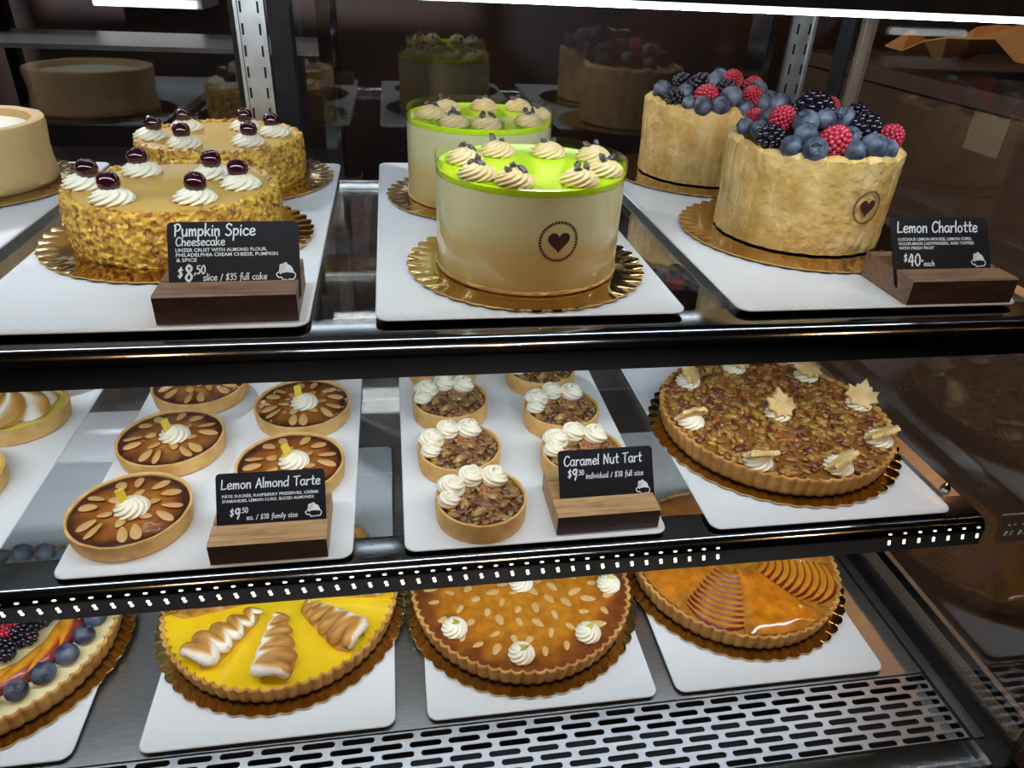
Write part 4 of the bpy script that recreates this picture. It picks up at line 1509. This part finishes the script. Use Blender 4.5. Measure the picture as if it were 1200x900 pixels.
# ================================================================== chalk-lettered signs in wooden holders
GL = {
    'a': (0.92, [[(.76, .88), (.45, 1.02), (.12, .78), (.10, .28), (.38, .0), (.66, .25), (.77, .92)], [(.77, .95), (.76, .3), (.92, .02)]]),
    'c': (0.82, [[(.76, .84), (.46, 1.0), (.12, .7), (.12, .3), (.42, .0), (.78, .16)]]),
    'd': (0.95, [[(.74, .82), (.42, 1.0), (.1, .62), (.14, .14), (.42, .0), (.74, .4)], [(.80, 1.8), (.76, .9), (.77, .0)]]),
    'e': (0.85, [[(.12, .46), (.5, .52), (.76, .70), (.62, .97), (.36, .98), (.12, .66), (.16, .2), (.44, .0), (.8, .18)]]),
    'f': (0.62, [[(.78, 1.62), (.56, 1.78), (.38, 1.4), (.32, .4), (.22, -.45)], [(.05, .92), (.62, 1.0)]]),
    'h': (0.82, [[(.14, 1.8), (.1, .9), (.12, .0)], [(.12, .55), (.4, .98), (.66, .8), (.68, .0)]]),
    'i': (0.32, [[(.15, 1.0), (.14, .5), (.16, .0)], [(.17, 1.38), (.19, 1.46)]]),
    'k': (0.82, [[(.14, 1.8), (.1, .9), (.12, .0)], [(.66, 1.0), (.18, .46)], [(.28, .56), (.74, .0)]]),
    'l': (0.30, [[(.16, 1.8), (.12, .9), (.16, .0)]]),
    'm': (1.12, [[(.1, 1.0), (.12, .0)], [(.12, .6), (.34, .98), (.5, .8), (.52, .05)], [(.52, .6), (.78, .98), (.94, .8), (.97, .0)]]),
    'n': (0.80, [[(.1, 1.0), (.12, .0)], [(.12, .6), (.42, .98), (.64, .8), (.67, .0)]]),
    'o': (0.88, [[(.46, 1.0), (.14, .78), (.12, .25), (.42, .0), (.74, .25), (.74, .72), (.5, 1.0), (.4, .98)]]),
    'p': (0.86, [[(.12, 1.0), (.12, .2), (.08, -.7)], [(.12, .72), (.46, 1.0), (.74, .68), (.6, .14), (.14, .10)]]),
    'r': (0.66, [[(.1, 1.0), (.12, .0)], [(.12, .55), (.34, .93), (.62, .95)]]),
    's': (0.74, [[(.64, .9), (.36, 1.0), (.12, .8), (.3, .55), (.6, .38), (.58, .1), (.32, .0), (.05, .12)]]),
    't': (0.66, [[(.36, 1.6), (.33, .8), (.36, .12), (.62, .08)], [(.04, 1.02), (.66, 1.08)]]),
    'u': (0.86, [[(.1, 1.0), (.12, .3), (.34, .0), (.62, .25), (.7, .98)], [(.7, 1.0), (.74, .0)]]),
    'v': (0.76, [[(.08, 1.0), (.36, .02)], [(.36, .02), (.68, 1.02)]]),
    'y': (0.78, [[(.08, 1.0), (.38, .2)], [(.70, 1.0), (.40, .15), (.18, -.6)]]),
    'z': (0.78, [[(.1, .98), (.68, 1.0)], [(.68, 1.0), (.1, .03)], [(.1, .03), (.74, .02)]]),
    'A': (1.0, [[(.05, .0), (.52, 1.72)], [(.52, 1.72), (.95, .0)], [(.2, .58), (.82, .64)]]),
    'C': (1.05, [[(1.0, 1.48), (.66, 1.74), (.24, 1.35), (.1, .65), (.36, .06), (.76, .06), (1.0, .32)]]),
    'L': (0.90, [[(.18, 1.72), (.12, .04)], [(.12, .04), (.86, .10)]]),
    'N': (1.08, [[(.12, .0), (.16, 1.7)], [(.16, 1.7), (.84, .04)], [(.84, .04), (.92, 1.74)]]),
    'P': (0.92, [[(.18, 1.7), (.14, .8), (.14, .0)], [(.02, 1.55), (.5, 1.76), (.86, 1.34), (.6, .84), (.16, .76)]]),
    'S': (0.95, [[(.86, 1.5), (.52, 1.74), (.16, 1.42), (.36, 1.02), (.74, .74), (.78, .28), (.44, .0), (.05, .2)]]),
    'T': (0.98, [[(.02, 1.62), (1.0, 1.72)], [(.5, 1.68), (.46, .8), (.48, .0)]]),
    '$': (0.85, [[(.74, 1.3), (.42, 1.5), (.14, 1.22), (.36, .88), (.68, .62), (.62, .22), (.36, .1), (.06, .26)], [(.52, 1.8), (.32, -.18)]]),
    '0': (0.90, [[(.46, 1.7), (.14, 1.25), (.12, .45), (.42, .0), (.74, .45), (.74, 1.25), (.5, 1.7), (.42, 1.68)]]),
    '3': (0.80, [[(.1, 1.5), (.44, 1.7), (.66, 1.32), (.34, .94)], [(.34, .94), (.70, .62), (.52, .08), (.08, .1)]]),
    '4': (0.90, [[(.5, 1.7), (.06, .6)], [(.06, .6), (.82, .66)], [(.66, 1.5), (.6, .0)]]),
    '5': (0.82, [[(.70, 1.68), (.2, 1.62)], [(.2, 1.62), (.16, 1.0)], [(.16, 1.0), (.56, 1.02), (.70, .52), (.46, .04), (.06, .12)]]),
    '8': (0.84, [[(.62, 1.42), (.38, 1.7), (.16, 1.36), (.40, .94), (.70, .48), (.42, .0), (.12, .40), (.44, .94), (.66, 1.36), (.5, 1.66)]]),
    '9': (0.84, [[(.70, 1.35), (.42, 1.68), (.12, 1.24), (.34, .84), (.68, 1.2)], [(.72, 1.6), (.66, .8), (.46, .0)]]),
    '/': (0.62, [[(.08, -.1), (.56, 1.6)]]),
    ',': (0.34, [[(.2, .14), (.08, -.28)]]),
    '.': (0.30, [[(.12, .04), (.16, .10)]]),
    '-': (0.55, [[(.06, .6), (.46, .62)]]),
    ' ': (0.55, []),
}


def catmull(pts, n=6):
    if len(pts) < 3:
        return pts
    out = []
    P = [pts[0]] + list(pts) + [pts[-1]]
    for i in range(1, len(P) - 2):
        p0, p1, p2, p3 = P[i - 1], P[i], P[i + 1], P[i + 2]
        for k in range(n):
            t = k / n
            out.append(tuple(0.5 * (2 * p1[d] + (p2[d] - p0[d]) * t + (2 * p0[d] - 5 * p1[d] + 4 * p2[d] - p3[d]) * t * t + (3 * p1[d] - p0[d] - 3 * p2[d] + p3[d]) * t ** 3) for d in (0, 1)))
    out.append(pts[-1])
    return out


def stroke(mb, pts, w, xf):
    """flat round-ended ribbon on the card's face; xf maps (x, y) to card coordinates"""
    pts = catmull(pts)
    n = len(pts)
    L, Rr = [], []
    for i, p in enumerate(pts):
        a, b = pts[max(i - 1, 0)], pts[min(i + 1, n - 1)]
        dx, dy = b[0] - a[0], b[1] - a[1]
        d = math.hypot(dx, dy) or 1e-9
        nx, ny = -dy / d * w, dx / d * w
        L.append(mb.vert(xf(p[0] + nx, p[1] + ny)))
        Rr.append(mb.vert(xf(p[0] - nx, p[1] - ny)))
    for i in range(n - 1):
        mb.face(L[i], Rr[i], Rr[i + 1], L[i + 1])
    for e, q in ((0, 1), (n - 1, n - 2)):
        p, s = pts[e], pts[q]
        a0 = math.atan2(p[1] - s[1], p[0] - s[0])
        c = mb.vert(xf(p[0], p[1]))
        ring = [mb.vert(xf(p[0] + w * math.cos(a0 - PI / 2 + PI * k / 6), p[1] + w * math.sin(a0 - PI / 2 + PI * k / 6))) for k in range(7)]
        for k in range(6):
            mb.face(c, ring[k], ring[k + 1])


def hand_text(mb, text, x0, x1, base, w=0.10, xh=None, slant=0.06):
    """chalk handwriting between x0 and x1 (card units: card width = 1, y down from the card's top)"""
    tot = sum(GL[c][0] + 0.10 for c in text) - 0.10
    s = (x1 - x0) / tot
    sy = xh or s
    cx = 0.0
    for ch_ in text:
        adv, st = GL[ch_]
        for k in st:
            o = cx

            def xf(x, y, o=o):
                return ((x0 + (o + x + slant * y) * s), 0.0, -(base - y * sy))
            stroke(mb, k, w, xf)
        cx += adv + 0.10


def print_text(mb, text, x0, x1, base, height):
    """small block capitals from the built-in font, squeezed into x0..x1"""
    cu = bpy.data.curves.new('lettering', 'FONT')
    cu.body = text
    cu.size = 1.0
    cu.offset = 0.016
    cu.resolution_u = 2
    o = bpy.data.objects.new('lettering', cu)
    COL.objects.link(o)
    dg = bpy.context.evaluated_depsgraph_get()
    me = bpy.data.meshes.new_from_object(o.evaluated_get(dg))
    bpy.data.objects.remove(o)
    bpy.data.curves.remove(cu)
    xs_ = [v.co.x for v in me.vertices]
    a, b = min(xs_), max(xs_)
    sx = (x1 - x0) / (b - a)
    sy = height / 0.69
    ids = [mb.vert((x0 + (v.co.x - a) * sx, 0.0, -(base - v.co.y * sy))) for v in me.vertices]
    for p in me.polygons:
        mb.face(*[ids[i] for i in p.vertices])
    bpy.data.meshes.remove(me)


def mouse_logo(mb, cx, cy, s):
    """pale round-backed mouse with an ear on an outlined cupcake, cropped by the holder below"""
    def disc(x, y, rx, ry, n=18, a0=0.0, a1=2 * PI):
        c = mb.vert((cx + x * s, 0.0, -(cy - y * s)))
        ids = [mb.vert((cx + (x + rx * math.cos(a0 + (a1 - a0) * k / n)) * s, 0.0, -(cy - (y + ry * math.sin(a0 + (a1 - a0) * k / n)) * s))) for k in range(n + 1)]
        for k in range(n):
            mb.face(c, ids[k], ids[k + 1])
    disc(0.05, 0.05, 0.42, 0.52, 20, -0.1, PI + 0.1)
    disc(-0.24, 0.42, 0.17, 0.20)
    disc(-0.02, 0.60, 0.13, 0.10)
    disc(-0.34, 0.16, 0.10, 0.22)

    def xf(x, y):
        return (cx + x * s, 0.0, -(cy - y * s))
    stroke(mb, [(-.38, .12), (-.60, -.06), (-.46, -.28), (-.30, -.26), (-.20, -.46), (-.06, -.40)], 0.035, xf)
    stroke(mb, [(.46, .06), (.58, -.10), (.50, -.34), (.34, -.42), (.22, -.38)], 0.035, xf)
    stroke(mb, [(-.06, -.40), (.06, -.46), (.22, -.38)], 0.03, xf)


CARD_W, CARD_H = 0.1170, 0.0745


def card(loc, rotz, label, draw, vs=1.0, tilt=-0.576):
    t = thing('price_sign', label, 'sign', loc, rotz, 'black price signs')
    mb = MB()
    poly = rounded_rect(-CARD_W / 2, CARD_W / 2, 0.0, CARD_H, 0.0045, 5)
    mb.prism(poly, 'y', -0.0009, 0.0009)
    panel = obj('sign_panel', mb, M['card'], t, rot=(tilt, 0, 0), smooth=False)
    ink = MB()
    draw(ink)
    for i, p in enumerate(ink.v):
        ink.v[i] = (p[0], p[1], p[2] * vs)
    mw = Matrix.Translation((-CARD_W / 2, -0.00115, CARD_H)) @ Matrix.Scale(CARD_W, 4)
    ink.xform(mw)
    obj('lettering', ink, M['chalk'], t, rot=(tilt, 0, 0), smooth=False)
    return t


def holder(loc, rotz, label, wood):
    """slotted wooden block: front block, slot, taller-looking rear block, one piece"""
    t = thing('sign_holder', label, 'sign holder', loc, rotz, 'wooden sign holders')
    w, h = 0.1235, 0.0275
    # side profile (y, z): the slot leans back with the card
    so = 0.0175 * math.tan(0.576)
    p = [(0.0, 0.0), (0.086, 0.0), (0.086, h), (0.0368, h), (0.0368 - so, h - 0.0175), (0.0312 - so, h - 0.0175), (0.0312, h), (0.0022, h), (0.0, h - 0.0015)]
    o = obj('wood_block', MB().prism(p, 'x', -w / 2, w / 2), M[wood], t, smooth=False)
    o.data.materials.append(M['front_shade'])
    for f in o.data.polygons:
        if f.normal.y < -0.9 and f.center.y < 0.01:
            f.material_index = 1        # shade on the front face, put into a darker wood
    return t


def draw_TL(m):
    hand_text(m, 'Pumpkin Spice', .052, .665, .113, .105)
    hand_text(m, 'Cheesecake', .060, .430, .190, .105)
    print_text(m, 'LINZER CRUST WITH ALMOND FLOUR,', .058, .750, .238, .026)
    print_text(m, 'PHILADELPHIA CREAM CHEESE, PUMPKIN', .060, .832, .277, .027)
    print_text(m, '& SPICE', .062, .215, .318, .027)
    hand_text(m, '$', .068, .105, .440, .13)
    hand_text(m, '8', .118, .180, .472, .12)
    hand_text(m, ',50', .190, .276, .415, .13)
    hand_text(m, 'slice / $35 full cake', .256, .740, .470, .11)
    mouse_logo(m, .890, .425, .125)


def draw_TR(m):
    hand_text(m, 'Lemon Charlotte', .055, .885, 0.150, .100)
    print_text(m, 'LUSCIOUS LEMON MOUSSE, LEMON CURD,', .062, .822, 0.231, .028)
    print_text(m, 'HOUSE-MADE LADYFINGERS, AND TOPPED', .064, .840, 0.275, .028)
    print_text(m, 'WITH FRESH FRUIT', .064, .425, 0.319, .028)
    hand_text(m, '$', .105, .140, 0.436, .13)
    hand_text(m, '40', .145, .275, 0.482, .11)
    hand_text(m, '.', .284, .305, 0.440, .13)
    hand_text(m, 'each', .305, .415, 0.486, .12)
    mouse_logo(m, .875, 0.444, .125)


def draw_ML(m):
    hand_text(m, 'Lemon Almond Tarte', .045, .955, .160, .100)
    print_text(m, 'PÂTE SUCRÉE, RASPBERRY PRESERVES, CRÈME', .055, .935, .248, .028)
    print_text(m, "D'AMANDES, LEMON CURD, SLICED ALMONDS", .057, .892, .296, .028)
    hand_text(m, '$', .120, .155, .432, .13)
    hand_text(m, '9', .160, .212, .462, .12)
    hand_text(m, '.50', .218, .285, .405, .13)
    hand_text(m, 'ea. / $38 family size', .268, .735, .478, .11)
    mouse_logo(m, .885, .430, .125)


def draw_MC(m):
    hand_text(m, 'Caramel Nut Tart', .055, .880, 0.158, .100)
    hand_text(m, '$', .092, .130, 0.275, .13)
    hand_text(m, '9', .136, .190, 0.302, .12)
    hand_text(m, '.50', .196, .262, 0.257, .13)
    hand_text(m, 'individual / $38 full size', .280, .890, 0.297, .11)
    mouse_logo(m, .880, 0.432, .125)


SL_Y = 0.0340      # slot behind the holder's front face
sets = [
    ((-0.1535, 0.6235, TZ), 0.02, 'walnut', 'dark walnut sign holder in front of the pumpkin cheesecake', 'black pumpkin spice cheesecake price sign', draw_TL, 0.005),
    ((0.5900, 0.6230, TZ), 0.0, 'walnut', 'dark walnut sign holder in front of the berry charlotte', 'black lemon charlotte price sign beside the berry-topped cake', draw_TR, -0.005),
    ((-0.1495, 0.6065, MZ), 0.0, 'oak', 'sign holder with pale oak top among the small almond tarts', 'black lemon almond tarte price sign', draw_ML, 0.0012),
    ((0.2325, 0.6145, MZ), 0.01, 'oak', 'sign holder with striped wood top among the small nut tarts', 'black caramel nut tart price sign', draw_MC, 0.0062),
]
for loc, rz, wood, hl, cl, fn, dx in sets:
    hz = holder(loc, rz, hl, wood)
    yy = SL_Y - 0.0195 * math.sin(0.576)
    card((loc[0] + dx - math.sin(rz) * yy, loc[1] + yy, loc[2] + 0.0275 - 0.0195 * math.cos(0.576)), rz, cl, fn, 0.93 if fn in (draw_TR, draw_ML) else 1.0)

# ================================================================== beyond the glass: counters and shop things
ct = thing('shop_counter', 'dark wooden shop counter beyond the right glass end', 'counter', (1.95, 1.65, -0.84))
obj('counter_top', MB().box(-0.55, 0.9, -0.9, 0.9, 1.42, 1.46), M['shopwood'], ct, smooth=False)
obj('counter_body', MB().box(-0.52, 0.88, -0.86, 0.86, 0.0, 1.42), M['shopwood'], ct, smooth=False)
pp = MB()
rows = []
for i in range(13):
    row = []
    for j in range(9):
        x, y = -0.32 + 0.64 * i / 12, -0.2 + 0.4 * j / 8
        z = 0.005 + max(0, 0.10 * noise.noise(Vector((x * 5, y * 5, 2.2))) + 0.05 * (1 + noise.noise(Vector((x * 11, y * 11, 4.4)))))
        row.append((x, y, z))
    rows.append(row)
pp.grid(rows, closed=False)
pw = obj('kraft_paper', pp, M['paper'], None, (1.78, 1.72, 0.6195), smooth=False)
pw.scale = (1.25, 1.6, 1.35)
sm = pw.modifiers.new('thickness', 'SOLIDIFY')
sm.thickness = 0.003
tag(pw, 'crumpled orange-brown kraft paper on the counter beyond the right glass end', 'paper')
nk = obj('paper_note', MB().box(-0.06, 0.06, -0.0015, 0.0, -0.05, 0.05), M['note'], None, (1.4295, 1.62, 0.53), (0, 0, -PI / 2), smooth=False)
tag(nk, 'small cream note stuck on the dark wooden counter', 'note')
gc = MB()
gc.box(-0.3, 0.3, -0.2, 0.2, 0.0, 0.02).box(-0.3, -0.28, -0.2, 0.2, 0.02, 0.30).box(0.28, 0.3, -0.2, 0.2, 0.02, 0.30).box(-0.28, 0.28, -0.2, -0.18, 0.02, 0.30).box(-0.28, 0.28, 0.18, 0.2, 0.02, 0.30)
# kitchen rack behind the rear doors
rk = thing('kitchen_rack', 'dim kitchen rack with bright trays seen through the rear glass', 'rack', (-0.75, 2.6, -0.9))
for x in (-0.55, 0.55):
    for y in (0, 0.4):
        obj('post', MB().box(x - 0.02, x + 0.02, y - 0.02, y + 0.02, 0, 2.6), M['chrome'], rk, smooth=False)
for z in (1.05, 1.45, 1.85, 2.25):
    obj('shelf', MB().box(-0.53, 0.53, -0.02, 0.42, z, z + 0.014), M['steel'], rk, smooth=False)
cl_ = thing('fill_panel', 'added unseen fill panel over the customer side', 'ceiling light', (0.2, -1.3, 2.2))  # unseen panel added to brighten the case from the front
obj('light_frame', MB().box(-0.62, 0.62, -0.17, 0.17, -0.025, 0.0), M['grille'], cl_, smooth=False)
obj('light_diffuser', MB().box(-0.59, 0.59, -0.14, 0.14, -0.028, -0.0255), emit_mat('fill_diffuser', (1, 0.95, 0.88), 4.0), cl_, smooth=False)
kl = thing('kitchen_lamp', 'bright white tube lamp on the kitchen wall behind the rear glass', 'lamp', (-0.89, 3.25, 0.665))
obj('lamp_body', MB().box(-0.20, 0.20, -0.03, 0.29, -0.035, 0.0).box(-0.20, 0.20, 0.0, 0.295, 0.0, 0.03), M['grille'], kl, smooth=False)
obj('lamp_tube', MB().tube([(-0.18, -0.04, -0.02), (0.18, -0.04, -0.02)], 0.014, 10), emit_mat('kitchen_tube', (0.95, 0.98, 1.0), 5.0), kl)
# pendant lamps over the customer side (seen only as reflections)
for x, y, z, lab, pw_ in ((-0.75, -0.7, 1.75, 'warm pendant lamp hanging over the customer side', 12.0), (0.35, -0.9, 1.75, 'warm pendant lamp hanging over the customer side', 12.0), (1.5, -0.6, 1.7, 'warm pendant lamp hanging over the customer side', 12.0), (1.95, 1.90, 1.55, 'added unseen warm lamp over the dark wooden counter', 8.0)):  # last one is unseen, added for warm light on the side ledge
    pl = thing('pendant_lamp', lab, 'lamp', (x, y, z), 0, 'pendant lamps' if y < 0 else None)
    obj('lamp_shade', MB().lathe([(0.02, 0.16), (0.10, 0.10), (0.15, 0.0), (0.148, 0.0), (0.098, 0.097), (0.02, 0.155)], 32), M['black'], pl)
    obj('bulb', MB().ellipsoid((0, 0, 0.05), (0.05, 0.05, 0.06), None, 16, 10), M['pendant'], pl)
    obj('cord', MB().tube([(0, 0, 0.155), (0, 0, 2.2 - z)], 0.004, 6), M['black'], pl)
    point('pendant_light', (x, y, z - 0.08), pw_, WARM if y < 0 else (1.0, 0.5, 0.2), 0.05)
